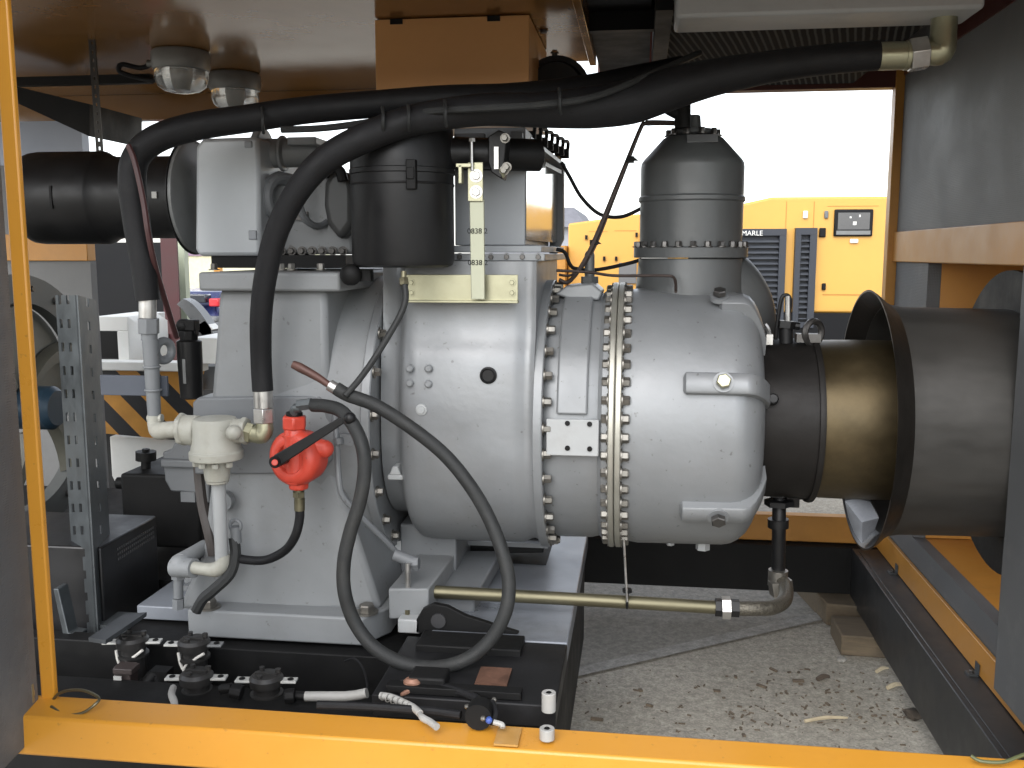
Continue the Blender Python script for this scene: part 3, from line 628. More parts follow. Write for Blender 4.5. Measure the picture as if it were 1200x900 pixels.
# ------------------------------------------------------------------ exhaust pipe and bell sleeve
ex = thing('exhaust_pipe', (ax(970),YA,AZ-.3), 'soot dark exhaust pipe leaving the round end of the compressor', 'exhaust')
part(MB().rev(prof([(890,60),(890,92),(904,93),(940,94),(952,94.5),(963,95)],2.75), O0, XA, 64), 'inlet_collar', EXD, ex, smooth=40)
part(MB().rev(prof([(962,90),(962,98.5),(965,99.5),(969,99),(969,90)],2.75), O0, XA, 64), 'clamp_ring', EXD, ex, smooth=30)
part(MB().rev(prof([(969,93),(1000,94),(1045,94.5),(1110,95)],2.75), O0, XA, 64), 'pipe', EXH, ex, smooth=40)
for (px, ang) in ((905,.37),):
    q = ring_pos(px, rr(px,93), ang, 2.76); e = V(0,-math.cos(ang),math.sin(ang)); part(MB().rev([(-.01,.016),(.02,.016),(.024,.012)],q,e,14), 'sensor_boss', BLACKP, ex)
q = V(ax(948,2.75),YA-.02,AZ-rr(952,94)); part(MB().box(q+V(-.02,-.02,-.03),q+V(.02,.02,.02)).box(q+V(-.04,-.015,-.005),q+V(.04,.015,.012)), 'clamp_bracket', EXD, ex, bevel=.003)
q = p(953,389,2.93); part(MB().torus(q+V(0,0,-.002),(.75,-1,0),.034,.010,20,8).box(q+V(-.05,-.02,-.03),q+V(.02,.02,-.005)), 'clamp_ear', BOLTD, ex)
sl = thing('exhaust_sleeve', (ax(1080),YA,AZ-.4), 'large flared steel sleeve around the exhaust pipe going into the side wall', 'sleeve')
cx = 1012
fl_ = prof([(cx,153),(cx+6,149),(cx+15,141),(cx+22,137)],3.0)
part(MB().rev(fl_+[(t,r-.006) for t,r in fl_[::-1]], O0, XA, 96, closed=True), 'flare', M('dark_brown_steel', (.024,.021,.018), .4, .55, .25, 6, bump=.12, dirt=.5, dirtcol=(.012,.011,.01), dscale=4), sl, smooth=40)
so_ = prof([(cx+22.2,136.6),(1050,134),(1100,134),(1190,134)],3.0); si_ = [(t,r-.006) for t,r in so_[::-1]]
part(MB().rev(so_+si_, O0, XA, 96, closed=True), 'flared_tube', SLEEVE, sl, smooth=28)
rw = .455
part(MB().rev([(XW+.012,.34),(XW+.012,rw),(XW+.03,rw),(XW+.03,.34)], O0, XA, 64, closed=True), 'wall_ring', BLACKM, sl, smooth=30)
pv = thing('bleed_valve', p(922,392,2.95), 'small dark valve with an upright handle on top of the exhaust inlet', 'valve')
part(MB().cyl(p(921,402,2.95),p(921,384,2.95),.020,n=14).cyl(p(921,384,2.95),p(922,376,2.95),.030,n=6).tube([p(928,381,2.95),p(937,382,2.95)],.012,10), 'valve_base', BLACKP, pv)
part(MB().tube([p(923,378,2.95),p(923,347,2.95)],.009,10), 'stem', STEEL, pv)
part(MB().tube([p(909,398,2.95),p(912,372,2.95),p(916,350,2.95),p(922,346,2.95),p(926,352,2.95),p(924,370,2.95)],.006,8), 'wire_handle', BLACKP, pv)
part(MB().box(p(898,404,2.9),p(906,392,2.9)+V(0,.04,0)).tube([p(902,394,2.92),p(900,386,2.92),p(896,380,2.92)],.008,8), 'side_clip', STEEL, pv)
rg_ = MB(); pts = [(990,587),(1004,584),(1020,588),(1030,607),(1025,621),(1010,637),(1001,624),(994,606)]  # added pale sheet, its colour stands in for a reflection inside the rim
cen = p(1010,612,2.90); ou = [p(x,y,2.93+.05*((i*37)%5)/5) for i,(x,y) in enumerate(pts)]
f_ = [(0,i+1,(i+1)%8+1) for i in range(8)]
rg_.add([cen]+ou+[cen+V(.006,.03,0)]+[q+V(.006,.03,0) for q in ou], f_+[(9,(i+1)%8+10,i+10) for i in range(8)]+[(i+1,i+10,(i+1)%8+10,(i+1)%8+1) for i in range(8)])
tag(rg_.obj('rim_sheen_patch', M('pale_rim_sheen', (.30,.32,.36), .8, 0, .2, 14, bump=.5, bscale=30)), 'pale blue grey patch painted in for a reflection inside the lower lip of the flared sleeve', 'reflection patch')
# vertical oil line below the exhaust
vp = thing('oil_riser', p(912,690,2.95), 'dark vertical oil pipe rising from the braided elbow past the exhaust inlet', 'pipe')
part(MB().tube([p(912,672,2.95),p(913,600,2.95),p(914,520,3.05)],[.021,.021,.021],16), 'riser_tube', BLACKP, vp)
part(MB().cyl(p(912,618,2.95),p(912,608,2.95),.032,n=16).cyl(p(913,592,2.95),p(913,586,2.95),.045,n=6).cyl(p(913,580,2.95),p(913,570,2.95),.040,n=6), 'union_nut', BLACKP, vp)
part(MB().cyl(p(911,686,2.94),p(912,668,2.94),.030,n=16).cyl(p(916,696,2.92),p(914,680,2.92),.037,.037,6), 'hexagon_nut', BOLTM, vp)
# oil pipe, coupling and braided hose
op = thing('oil_return_pipe', p(670,700,2.6), 'olive zinc coated straight pipe crossing in front of the casing to a coupling nut', 'pipe')
part(MB().tube([p(497,693,2.62),p(670,702,2.66),p(842,712,2.70)],ln(670,702,2.66,7.6),18), 'tube', BRASSY, op)
part(MB().cyl(p(495,693,2.62),p(500,693,2.62),.022,n=18), 'end_sleeve', WPLAS, op)
part(MB().cyl(p(838,711.5,2.70),p(846,712,2.70),.026,n=6).cyl(p(856,712.2,2.70),p(866,712.8,2.70),.026,n=6), 'lock_nut', BLACKP, op)
part(MB().cyl(p(846,712,2.70),p(856,712.2,2.70),.033,n=6), 'coupling_nut', STEEL, op)
tag(MB().tube([p(864,713,2.70),p(885,713,2.70),p(905,712,2.73),p(919,704,2.80),p(921,690,2.88),p(917,682,2.92)],.0215,16,6).obj('braided_hose', M('braided_steel', (.11,.10,.08), .45, .6, .5, 120, bump=.6, bscale=220)), 'braided hose bending up from the pipe coupling to the vertical oil riser', 'hose')
hr = thing('hanger_rod', p(735,700,2.62), 'thin hanger rod with a pipe clamp below the double bolted flange', 'rod')
part(MB().tube([p(731,632,2.64),p(735,705,2.64)],.0035,8), 'thin_rod', STEEL, hr)
part(MB().torus(p(735,703.5,2.672),(1,0.02,0),.022,.004,20,8).cyl(p(735,694,2.65),p(735,690,2.65),.014,n=6), 'clamp', BLACKP, hr)
# ------------------------------------------------------------------ oil separator vessel
YV = 3.06
def vz(py): return p(810,py,YV).z
vx = p(810,250,YV).x
def vr(n): return ln(810,250,YV,n)
OV = V(vx,YV,0); ZA = V(0,0,1)
ves = thing('oil_separator', (vx,YV,vz(345)), 'charcoal domed pressure vessel standing on the end casing', 'vessel')
part(MB().rev([(vz(289),vr(59)),(vz(238),vr(59.5)),(vz(236),vr(61.5)),(vz(232),vr(61.5)),(vz(230),vr(59.5)),(vz(197),vr(59.5)),(vz(192),vr(59)),(vz(188),vr(56.5)),(vz(163),vr(34.5)),(vz(161),vr(31)),(vz(160),vr(22))], OV, ZA, 64), 'upper_shell', VESSEL, ves, smooth=30)
f = part(MB().rev([(vz(302),vr(60)),(vz(302),vr(66)),(vz(290),vr(66)),(vz(289),vr(60))], OV, ZA, 64), 'vessel_flange', VESSEL, ves, bevel=.002, smooth=30)
bolts(f, [(OV+V(math.cos(t)*vr(62.5),math.sin(t)*vr(62.5),vz(290)),(0,0,1)) for t in [2*math.pi*i/24 for i in range(24)]], .010, .018, BOLTD)
part(MB().rev([(vz(352),vr(64)),(vz(338),vr(63)),(vz(318),vr(61)),(vz(303),vr(60))], OV, ZA, 64), 'lower_shell', VESSEL, ves, smooth=40)
part(MB().rev([(vz(160),vr(20)),(vz(157),vr(24)),(vz(152),vr(23)),(vz(150),vr(9)),(vz(136),vr(8)),(vz(135),vr(6))], OV, ZA, 24), 'top_cap', VESSEL, ves, bevel=.002)
pc = OV+V(.022,-vr(39.5),vz(167)); part(MB().obox(pc, (.09,.004,.03), Matrix.Rotation(R(-42),3,'X')), 'name_plate', M('vessel_plate', (.20,.205,.21), .4, .1), ves)
bolts(ves, [(OV+V(math.cos(t)*vr(28),math.sin(t)*vr(28),vz(160)),(0,0,1)) for t in [2*math.pi*i/10 for i in range(10)]], .009, .02, BOLTD)
ebp = MB().tube([OV+V(.0,.04,vz(330)),OV+V(.09,.05,vz(338)),OV+V(.155,.06,vz(365)),OV+V(.175,.07,vz(400)),OV+V(.175,.08,vz(440))], [vr(50),vr(50),vr(44),vr(38),vr(36)], 24, 8)
part(ebp, 'outlet_elbow', VESSEL, ves)
tp_ = part(MB().cyl(p(800,150,2.98),p(800,108,2.98),.024,n=16).cyl(p(800,120,2.98),p(800,110,2.98),.033,n=6).tube([p(800,135,2.98),p(786,128,2.98),p(778,122,2.98)],.02,12), 'top_fitting', BLACKM, ves)
# ribbed bosses on the casing top
tb = MB().sphere(p(796,346,2.95),.05,16,(1.6,1,.5)); part(tb, 'top_boss', SILVER, cmp_)
tag(MB().cyl(p(691,332,2.98),p(691,324,2.98),.028,n=6).cyl(p(691,324,2.98),p(691,299,2.98),.0155,n=14).sphere(p(691,299,2.98),.0155,12).obj('sensor_probe', VESSEL), 'grey round headed sensor probe standing on the adapter casing', 'sensor')
part(MB().prism([p(x,y,2.86) for x,y in ((650,345),(664,335),(694,332),(706,342),(702,352),(672,352))],(0,.2,0)), 'saddle_lug', SILVER, cmp_, bevel=.006)
# thin lines
def cable(name, pts, r, mat, label, cat='cable', n=8):
    return tag(MB().tube(pts, r, n, 8).obj(name, mat), label, cat)
PIPE = M('dark_copper_line', (.06,.045,.04), .45, .4)
cable('steel_tube', [p(655,328,2.95),p(668,329,2.95),p(690,296,2.96),p(722,220,2.98),p(750,152,3.0),p(756,145,3.0),p(764,143,3.0),p(800,144,3.0)], .0065, PIPE, 'thin dark tube rising on a slant to the top of the vessel, with small clips', 'tube')
cable('steel_tube', [p(655,322,2.96),p(672,321,2.96),p(694,296,2.97),p(726,216,3.0),p(752,150,3.02),p(760,146,3.02),p(800,146,3.02)], .004, PIPE, 'thinner tube running just behind the slanting dark tube to the vessel top', 'tube')
cable('sagging_cable', [p(658,190,3.1),p(668,208,3.1),p(682,232,3.1),p(703,251,3.1),p(728,254,3.1),p(752,244,3.1)], .006, RUBBER, 'thin black cable sagging from the terminal strip to the vessel')
cable('sagging_cable', [p(652,292,3.1),p(662,296,3.1),p(668,310,3.1),p(676,315,3.1),p(700,316,3.1),p(735,309,3.1),p(752,304,3.1)], .006, RUBBER, 'thin black cable running low from the grey duct to the base of the vessel')
cable('steel_tube', [p(652,317,2.9),p(690,319,2.9),p(720,323,2.88),p(775,323,2.86),p(790,326,2.85),p(792,342,2.8)], .0045, PIPE, 'thin dark tube running along the casing tops to a fitting below the vessel', 'tube')
for (px,py) in ((738,186),(695,284)):
    tag(MB().box(p(px-4,py-3,2.96),p(px+5,py+3,2.96)+V(0,.06,0)).prism([p(px+3,py-4,2.965),p(px+10,py+2,2.965),p(px+3,py+2,2.965)],(0,.02,0)).obj('tube_clip', BLACKM), 'small black clip holding the slanting tubes, %s one' % ('upper' if py<200 else 'lower'), 'clip', 'clips on the slanting tubes')

# ------------------------------------------------------------------ grey duct box on the casing neck
YD = 2.74
xa, xb = p(533,250,YD).x, p(615.5,250,YD).x
db_ = thing('intake_duct', ((xa+xb)/2,3.1,zt), 'tall grey sheet metal intake duct standing on the rotor casing', 'duct')
part(MB().box((xa,YD,zt+.045),(xb,3.45,p(560,150,YD).z)), 'duct_shell', BOXG, db_, bevel=.003)
gl = M('polished_side_sheet', (.42,.42,.41), .10, .85, .05, 3, rvar=.03)
zs1, zs2 = zt+.06, p(560,170,YD).z
part(MB().prism([V(xb+.002,YD+.01,zs1),V(xb+.034,3.44,zs1),V(xb+.034,3.44,zs2),V(xb+.002,YD+.01,zs2)],(-.0015,.0005,0)), 'side_sheet', gl, db_)
fl = part(MB().box((xa-.05,YD-.03,zt+.025),(xb+.05,3.5,zt+.044)), 'duct_flange', BOXG, db_, bevel=.002)
part(MB().box((xa-.06,YD-.035,zt+.001),(xb+.06,3.5,zt+.022)), 'base_flange', SILVER, db_, bevel=.002)
bolts(fl, [(V(xa+.02+i*.045,YD-.03,zt+.012),(0,-1,0)) for i in range(6)], .008,.01, BOLTD)
pt = p(644,188,3.42)
x1, x2 = p(644,250,3.42).x, p(660,250,3.42).x
zt1, zt2, zb2 = p(650,196,3.42).z, p(660,206,3.42).z, p(650,300,3.42).z
part(MB().prism([V(x1,3.42,zt1+.05),V(x2,3.42,zt1+.0),V(x2,3.42,zb2+.06),V(x1+.02,3.42,zb2),V(x1,3.42,zb2)], (0,.06,0)), 'rear_tray', GREYD, db_, bevel=.002)
ctop = p(600,158,2.80)
trm = thing('terminal_strip', p(635,170,3.0), 'slanting terminal strip with dark wire ends on top of the intake duct', 'terminal strip')
ta, tb_ = p(606,172,2.86), p(658,196,3.3)
tl = (tb_-ta)
part(MB().prism([ta+V(-.03,0,.03),ta+V(.04,0,.03),tb_+V(.015,0,.01),tb_+V(-.05,0,.01)],(0,0,-.012)), 'strip_base', GREYPL, trm)
part(MB().prism([ta+V(-.02,0,.0),ta+V(.0,0,.0),tb_+V(.0,0,-.01),tb_+V(-.03,0,-.01)],(0,0,-.012)), 'strip_rail', GREYPL, trm)
for i in range(7):
    q = ta.lerp(tb_, .15+i*.13)+V(.02,0,.025)
    part(MB().box(q+V(-.016,-.012,0),q+V(.014,.012,.03)).tube([q+V(.01,0,.03),q+V(.012,-.03,.05),q+V(0,-.09,.045)],.006,8), 'terminal', BLACKM, trm)
    if i%2==0: part(MB().box(q+V(-.03,-.012,-.02),q+V(-.012,.012,.015)), 'tan_terminal', TERM, trm)
# ochre plenum above the duct
YO = 3.04
xo0, xo1 = p(440,70,YO).x, p(620,70,YO).x
pl_ = thing('plenum_panel', ((xo0+xo1)/2,YO,2.0), 'ochre painted upright plenum box hanging from the ceiling behind the thick hoses', 'plenum')
part(MB().box((xo0,YO,p(520,135,YO).z),(xo1,YO+.55,ZC-.004)), 'plenum_shell', DUCTO, pl_, bevel=.002)
for x in (xo0+.05, xo1-.13): part(MB().box((x,YO-.004,ZC-.02),(x+.04,YO-.001,ZC-.004)), 'tab', BLACKM, pl_)
tag(MB().rev([(0,.115),(.02,.118),(.02,.10),(.05,.09)], p(652,108,3.35), (0,-1,.0), 32).obj('round_cover', BLACKP), 'black round cover peeping up behind the thick hoses right of the ochre panel', 'cover')

# ------------------------------------------------------------------ black air filter with its bracket
YFt = 2.575
fx = p(472,240,YFt).x
def fz(py): return p(472,py,YFt).z
def fr(n): return ln(472,240,YFt,n)
OF = V(fx,YFt,0)
af = thing('air_filter', (fx,YFt,fz(312)), 'black upright cylindrical air filter canister with a rounded bottom edge', 'air filter')
part(MB().rev([(fz(313),fr(10)),(fz(313),fr(52)),(fz(310.5),fr(58)),(fz(305),fr(60)),(fz(206),fr(60)),(fz(205),fr(61.5)),(fz(200),fr(61.5)),(fz(199),fr(60.5)),(fz(153),fr(59.5)),(fz(148),fr(57)),(fz(146),fr(50)),(fz(145),fr(5))], OF, ZA, 64), 'canister', BLACKP, af, smooth=30)
q = OF+V(.05,-fr(60),fz(206))
part(MB().box(q+V(-.005,-.004,-.045),q+V(.02,.02,.03)).box(q+V(-.003,-.008,-.02),q+V(.017,.0,.01)), 'clamp_latch', BLACKM, af, bevel=.002)
part(MB().rev([(fz(219),fr(60.4)),(fz(217.5),fr(61)),(fz(216),fr(60.4))], OF, ZA, 64), 'bead', BLACKP, af)
part(MB().cyl(OF+V(.02,0,fz(178)),OF+V(.26,.04,fz(180)),.040,n=20), 'outlet_pipe', BLACKP, af)
fb = thing('filter_bracket', p(558,330,2.56), 'yellow zinc strut with a wide angle plate holding the black air filter', 'bracket')
part(MB().box(p(474,353,2.60),p(607,322,2.60)+V(0,.006,0)).box(p(474,353,2.575)+V(0,0,-.004),p(607,353,2.575)+V(0,.03,.001)), 'angle_plate', ZINC, fb, bevel=.0015)
bolts(fb, [(p(x,y,2.598),(0,-1,0)) for x,y in ((600,331),(600,343),(482,331),(482,343))], .007,.006, ZINC)
sp = part(MB().prism([p(552,351,2.56),p(568,351,2.56),p(567,233,2.56),p(550,233,2.56)],(0,.012,0)), 'strut', M('pale_zinc', (.40,.41,.31), .5, .3, .08, 8, dirt=.25, dirtcol=(.3,.29,.2), dscale=9), fb, bevel=.002)
part(MB().prism([p(548,236,2.553),p(566,236,2.553),p(566,190,2.553),p(548,190,2.553)],(0,.006,0)).box(p(534,196,2.53),p(552,191,2.53)+V(0,.03,0)).box(p(537,215,2.53),p(541,193,2.53)+V(0,.03,0)), 'strut_head', ZINC, fb, bevel=.0015)
bolts(fb, [(p(558,y,2.552),(0,-1,0)) for y in (206,225)], .012,.006, STEEL)
text('strut_marking', '0838 2', .020, p(559.5,271,2.5585), (R(90),0,0), BLACKM, fb)
text('strut_marking', '0838 2', .020, p(560,308,2.5585), (R(90),0,0), BLACKM, fb)
# coupling with clamps between filter and duct
fc = thing('filter_coupling', p(585,182,2.62), 'black flanged coupling with a butterfly clamp beside the top of the air filter', 'coupling')
part(MB().cyl(p(532,180,2.62),p(632,182,2.72),.044,n=20).cyl(p(616,182,2.70),p(634,182,2.72),.032,n=6), 'coupling_tube', BLACKM, fc)
part(MB().prism([p(x,y,2.56) for x,y in ((572,160),(584,152),(594,156),(592,178),(590,200),(588,210),(576,202),(572,190))],(0,.08,0)), 'clamp_plate', BLACKP, fc, bevel=.003)
part(MB().box(p(579,198,2.553),p(584,172,2.553)+V(0,.006,0)), 'clamp_bar', STEEL, fc)
bolts(fc, [(p(592,162,2.555),(0,-1,0)),(p(594,196,2.555),(0,-1,0)),(p(591,200,2.555),(0,-1,0))], .009,.02, BOLTM)
part(MB().tube([p(553,200,2.545),p(552.5,165,2.545)],.0045,8).cyl(p(553,166,2.545),p(553,162,2.545),.009,n=6), 'clamp_bolt', STEEL, fc)
part(MB().cyl(p(590,208,2.55),p(589,198,2.55),.003,.012,6), 'wing_tip', ZINC, fc)
for a, b in ((p(532,168,2.68),p(568,156,2.68)+V(0,.02,0)),(p(598,172,2.70),p(612,154,2.70)+V(0,.03,0))): part(MB().box(a,b), 'end_lug', GREYD, fc, bevel=.003)

# ------------------------------------------------------------------ horizontal black intake cylinder and grey housing
YC = 2.95
zc = p(130,232,YC).z
def cxp(px): return p(px,232,YC).x
def cr(n): return ln(130,232,YC,n)
OC = V(0,YC,zc)
ic = thing('intake_silencer', (cxp(130),YC,zc-.15), 'black horizontal cylinder on the left feeding the grey blower housing', 'silencer')
part(MB().rev([(cxp(33),cr(20)),(cxp(34),cr(38)),(cxp(38),cr(48)),(cxp(44),cr(52.5)),(cxp(52),cr(53.5)),(cxp(126),cr(53.5)),(cxp(128),cr(52)),(cxp(131),cr(50)),(cxp(140),cr(47)),(cxp(214),cr(47)),(cxp(217),cr(48)),(cxp(222),cr(57)),(cxp(226),cr(66)),(cxp(227),cr(66))], OC, XA, 64, caps=(True,True)), 'silencer_body', BLACKP, ic, smooth=40)
part(MB().rev([(cxp(227.5),cr(40)),(cxp(227.5),cr(64)),(cxp(231),cr(64)),(cxp(233),cr(60))], OC, XA, 48), 'mounting_ring', GREYPL, ic, smooth=30)
q = V(cxp(92),YC-cr(53.6),zc-.005); part(MB().box(q+V(-.004,-.003,-.035),q+V(.004,.004,.035)), 'rim_clip', BLACKM, ic)
part(MB().cyl(p(22,249,2.9),p(32,249,2.9),.010,n=10), 'end_stud', STEEL, ic)
q = V(cxp(205),YC-cr(47.4),zc); part(MB().box(q+V(-.008,-.003,-.010),q+V(.008,.003,.010)), 'small_label', WPLAS, ic)
YH = 2.78
bh = thing('blower_housing', p(270,300,YH), 'light grey rectangular blower housing with cast end on top of the pedestal', 'blower')
gh = MB(); gh.prism([p(x,y,YH) for x,y in ((232,300),(228,292),(229,172),(236,162),(300,160),(303,164),(305,296),(302,300))],(0,.52,0))
HB = M('housing_grey_paint', (.40,.42,.435), .45, .1, .06, 4, bump=.04, dirt=.15, dscale=4)
hb_ = part(gh, 'housing_box', HB, bh, bevel=.012)
part(MB().box(p(286,173,YH-.004),p(295,165,YH-.004)+V(0,.01,0)).box(p(291,281,YH-.006),p(300,270,YH-.006)+V(0,.01,0)), 'latch_pocket', BOXG, bh, bevel=.003)
YG = 2.9
part(MB().box(p(306,298,YG),p(412,206,YG)+V(0,.4,0)).prism([p(306,200,YG+.02),p(330,200,YG+.02),p(344,240,YG+.02),p(306,260,YG+.02)],(0,.3,0)), 'gear_case', GREY, bh, bevel=.012)
part(MB().cyl(p(303,180,2.88),p(312,180,2.88),.075,n=28).cyl(p(310,180,2.9),p(372,178,2.95),.045,n=24).cyl(p(330,180,2.9),p(334,180,2.9),.055,n=24).box(p(336,170,2.86),p(370,160,2.86)+V(0,.2,0)), 'inlet_neck', GREY, bh, bevel=.004)
part(MB().torus(p(330,232,2.885),(1,-.5,0),.06,.02,28,10), 'cast_ring', GREYD, bh)
part(MB().cyl(p(305,285,2.88),p(305,165,2.88),.018,n=12), 'cast_edge', GREYD, bh)
bolts(bh, [(p(307,y,2.865),(0,-1,0)) for y in (206,235,262,285)], .011,.016, BOLTM)
part(MB().box(p(345,258,YG-.012),p(360,248,YG-.012)+V(0,.014,0)), 'data_plate', BOLTD, bh)
part(MB().torus(p(371,232,2.86),(1,-.35,0),.085,.011,32,8), 'ring_handle', GREYD, bh)
cv = MB(); e = [(396,198),(410,204),(414,222),(414,262),(398,283),(382,262),(378,240),(379,214),(386,202)]
cv.prism([p(x,y,2.84) for x,y in e],(0,.1,0)); part(cv, 'black_cover', M('dark_cast', (.07,.072,.072), .45, .2, .2, 8, dirt=.3), bh, bevel=.02)
part(MB().tube([p(380,206,2.82),p(386,196,2.82),p(398,200,2.82),p(402,212,2.82)],.016,10), 'cover_pipe', BLACKM, bh)
bolts(bh, [(p(330+i*12,294,2.895),(0,-1,0)) for i in range(7)], .010,.014, BOLTD)
part(MB().box(p(248,314,2.80),p(405,299,2.80)+V(0,.45,0)), 'gasket_plate', BLACKM, bh)
bolts(bh, [(p(x,318,2.70)+V(0,0,.003),(0,0,1)) for x in (251,330,342,376)], .011,.02, BOLTM)
tag(MB().sphere(p(411,322,2.52),.03,20,(1,.8,1)).box(p(418,330,2.53),p(434,316,2.53)+V(0,.03,0)).obj('rubber_plug', BLACKM), 'round black rubber plug beside the pedestal top under the air filter', 'plug')

# ------------------------------------------------------------------ thick oil hoses
h1 = thing('oil_hose', p(305,450,2.44), 'thick black hose arching from the cooler fitting down to the cream valve', 'hose', 'thick black oil hoses')
H1 = [p(1030,65,2.72),p(1000,67,2.72),p(950,72,2.72),p(900,79,2.70),p(840,90,2.68),p(790,103,2.65),p(740,119,2.62),p(690,126,2.58),p(630,129,2.53),p(560,129,2.47),p(480,142,2.42),p(420,165,2.40),p(378,190,2.39),p(348,225,2.39),p(325,270,2.40),p(312,320,2.41),p(306,370,2.42),p(306,420,2.44),p(308,458,2.44)]
part(MB().tube(H1, [.038,.039,.040,.042,.048,.055,.058,.054,.044,.040,.038,.037,.035,.032,.031,.030,.029,.028,.028], 20, 8), 'hose_tube', RUBBER, h1)
part(MB().cyl(p(1029,66,2.72),p(1066,65,2.72),.036,n=24).cyl(p(1060,65,2.72),p(1066,65,2.72),.038,n=24), 'ferrule', ZINC, h1, bevel=.002)
part(MB().cyl(p(1065,65,2.72),p(1086,62,2.72),.045,n=6), 'end_nut', STEEL, h1, bevel=.002)
part(MB().cyl(p(308,453,2.44),p(309,478,2.44),ln(308,460,2.44,11.3),n=24), 'ferrule', STEEL, h1, bevel=.002)
part(MB().cyl(p(309,478,2.44),p(309.5,495,2.44),ln(308,460,2.44,12.8),n=6), 'end_nut', STEEL, h1, bevel=.002)
h2 = thing('oil_hose', p(173,350,2.5), 'thick black hose bending down on the left onto the grey upright pipe', 'hose', 'thick black oil hoses')
H2 = [p(800,80,2.98),p(740,92,2.92),p(680,104,2.8),p(600,113,2.68),p(520,116,2.6),p(440,122,2.58),p(360,129,2.56),p(290,139,2.54),p(230,148,2.53),p(185,162,2.52),p(160,184,2.51),p(155,215,2.5),p(160,260,2.5),p(168,310,2.5),p(173,352,2.5)]
part(MB().tube(H2, [.036]*3+[.036,.036,.036,.036,.037,.038,.038,.037,.037,.036,.034,.032], 20, 8), 'hose_tube', RUBBER, h2)
part(MB().cyl(p(173,348,2.5),p(173,373,2.5),ln(173,360,2.5,10),n=24), 'ferrule', STEEL, h2, bevel=.002)
part(MB().cyl(p(174,373,2.5),p(174.5,391,2.5),ln(173,360,2.5,12.5),n=6), 'end_nut', GREYD, h2, bevel=.002)
def hug(H, i, t, off, yo=-.03): return H[i].lerp(H[i+1], t)+V(0,yo,off)
cable('black_cable', [p(330,152,2.50),p(380,150,2.49),p(440,142,2.44),p(500,131,2.40),p(560,127,2.40),p(640,122,2.44),p(700,112,2.50),p(760,88,2.62),p(820,62,2.8)], .009, HOSEG, 'black cable tied along the top of the thick hoses')
cable('black_cable', [p(150,170,2.46),p(158,190,2.46),p(168,235,2.46),p(174,275,2.46),p(182,312,2.5),p(196,360,2.6),p(207,395,2.7)], .008, M('maroon_cable', (.06,.022,.022), .5), 'dark maroon cable running down beside the left thick hose to the black filter bottle')
for k,(px,py,Y) in enumerate(((448,140,2.375),(478,137,2.37),(521,132,2.37),(655,118,2.45),(307,140,2.49))):
    tag(MB().tube([p(px,py-14,Y+.02),p(px+1,py-6,Y-.012),p(px+1,py+6,Y-.014),p(px+2,py+16,Y+.01)],.0045,6).obj('cable_tie', HOSEG), ('dark cable tie round the thick hoses, %s' % ('leftmost on the pair of hoses','second from the left on the pair of hoses','third from the left on the pair of hoses','by the round black cover','single one above the blower housing')[k]), 'cable tie', 'cable ties on the thick hoses')

# ------------------------------------------------------------------ cream thermostat valve, pipes
YT = 2.44
tv = thing('thermostat_valve', p(253,560,YT), 'cream cast thermostat valve with a bolted round flange beside the pedestal', 'valve')
def tz(py): return p(253,py,YT).z
tx = p(253,520,YT).x
def tr(n): return ln(253,520,YT,n)
OT = V(tx,YT,0)
body = MB().rev([(tz(538),tr(28)),(tz(537),tr(31)),(tz(528),tr(31)),(tz(527),tr(29)),(tz(521),tr(28)),(tz(519),tr(27)),(tz(496),tr(26)),(tz(490),tr(24)),(tz(489),tr(16))], OT, ZA, 40)
part(body, 'valve_body', CREAM, tv, bevel=.002, smooth=30)
part(MB().cyl(p(213,503,YT),p(232,505,YT),.040,.043,n=20).cyl(p(211,503,YT),p(217,503,YT),.046,n=8).box(p(228,522,YT-.02),p(236,495,YT-.02)+V(0,.04,0)), 'inlet_socket', CREAM, tv, bevel=.004)
part(MB().cyl(p(270,505,YT),p(288,505,YT),.034,n=20).cyl(p(284,505,YT),p(290,505,YT),.038,n=8).sphere(p(274,507,YT-.05),.022,12), 'outlet_socket', CREAM, tv, bevel=.003)
part(MB().cyl(OT+V(0,0,tz(563)),OT+V(0,0,tz(538.5)),tr(14),tr(17),n=24).cyl(OT+V(0,0,tz(566)),OT+V(0,0,tz(562)),tr(13),n=24), 'lower_neck', CREAM, tv, bevel=.003)
bolts(tv, [(OT+V(math.cos(t)*tr(23),math.sin(t)*tr(23),tz(538)),(0,0,-1)) for t in (-2.6,-1.9,-1.2,-.5)], .010,.016, CREAM, washer=False)
ep = thing('elbow_fitting', p(300,505,2.44), 'zinc elbow joining the thick hose nut to the cream valve', 'fitting')
part(MB().tube([p(309.5,494,2.44),p(310,503,2.44),p(306,509,2.44),p(297,508,2.44),p(288,506,2.44)],[.022,.024,.026,.024,.024],16,6).cyl(p(296,508,2.44),p(289,506,2.44),.029,n=6), 'elbow', ZINC, ep)
gp = thing('grey_pipe', p(180,510,2.5), 'grey upright pipe with hose fitting and elbow left of the cream valve', 'pipe')
part(MB().cyl(p(175,390,2.5),p(175,399,2.5),.022,n=20).cyl(p(176,398,2.5),p(181,488,2.5),ln(178,440,2.5,9.3),ln(178,440,2.5,7.5),n=20).torus(p(178,430,2.5),(0,0,1),.021,.0035,24,8).torus(p(179.5,457,2.5),(0,0,1),.021,.0035,24,8), 'upright_pipe', GREYD, gp)
part(MB().tube([p(181,486,2.5),p(182,498,2.5),p(186,505,2.48),p(196,504,2.46),p(213,503,2.44)],[.019,.021,.024,.024,.023],16,6).cyl(p(174,490,2.5),p(190,490,2.5),.012,n=10), 'pipe_elbow', CREAM, gp)
part(MB().torus(p(192,411,2.56),(1,-.4,0),.028,.012,24,10), 'side_port', GREYD, gp)
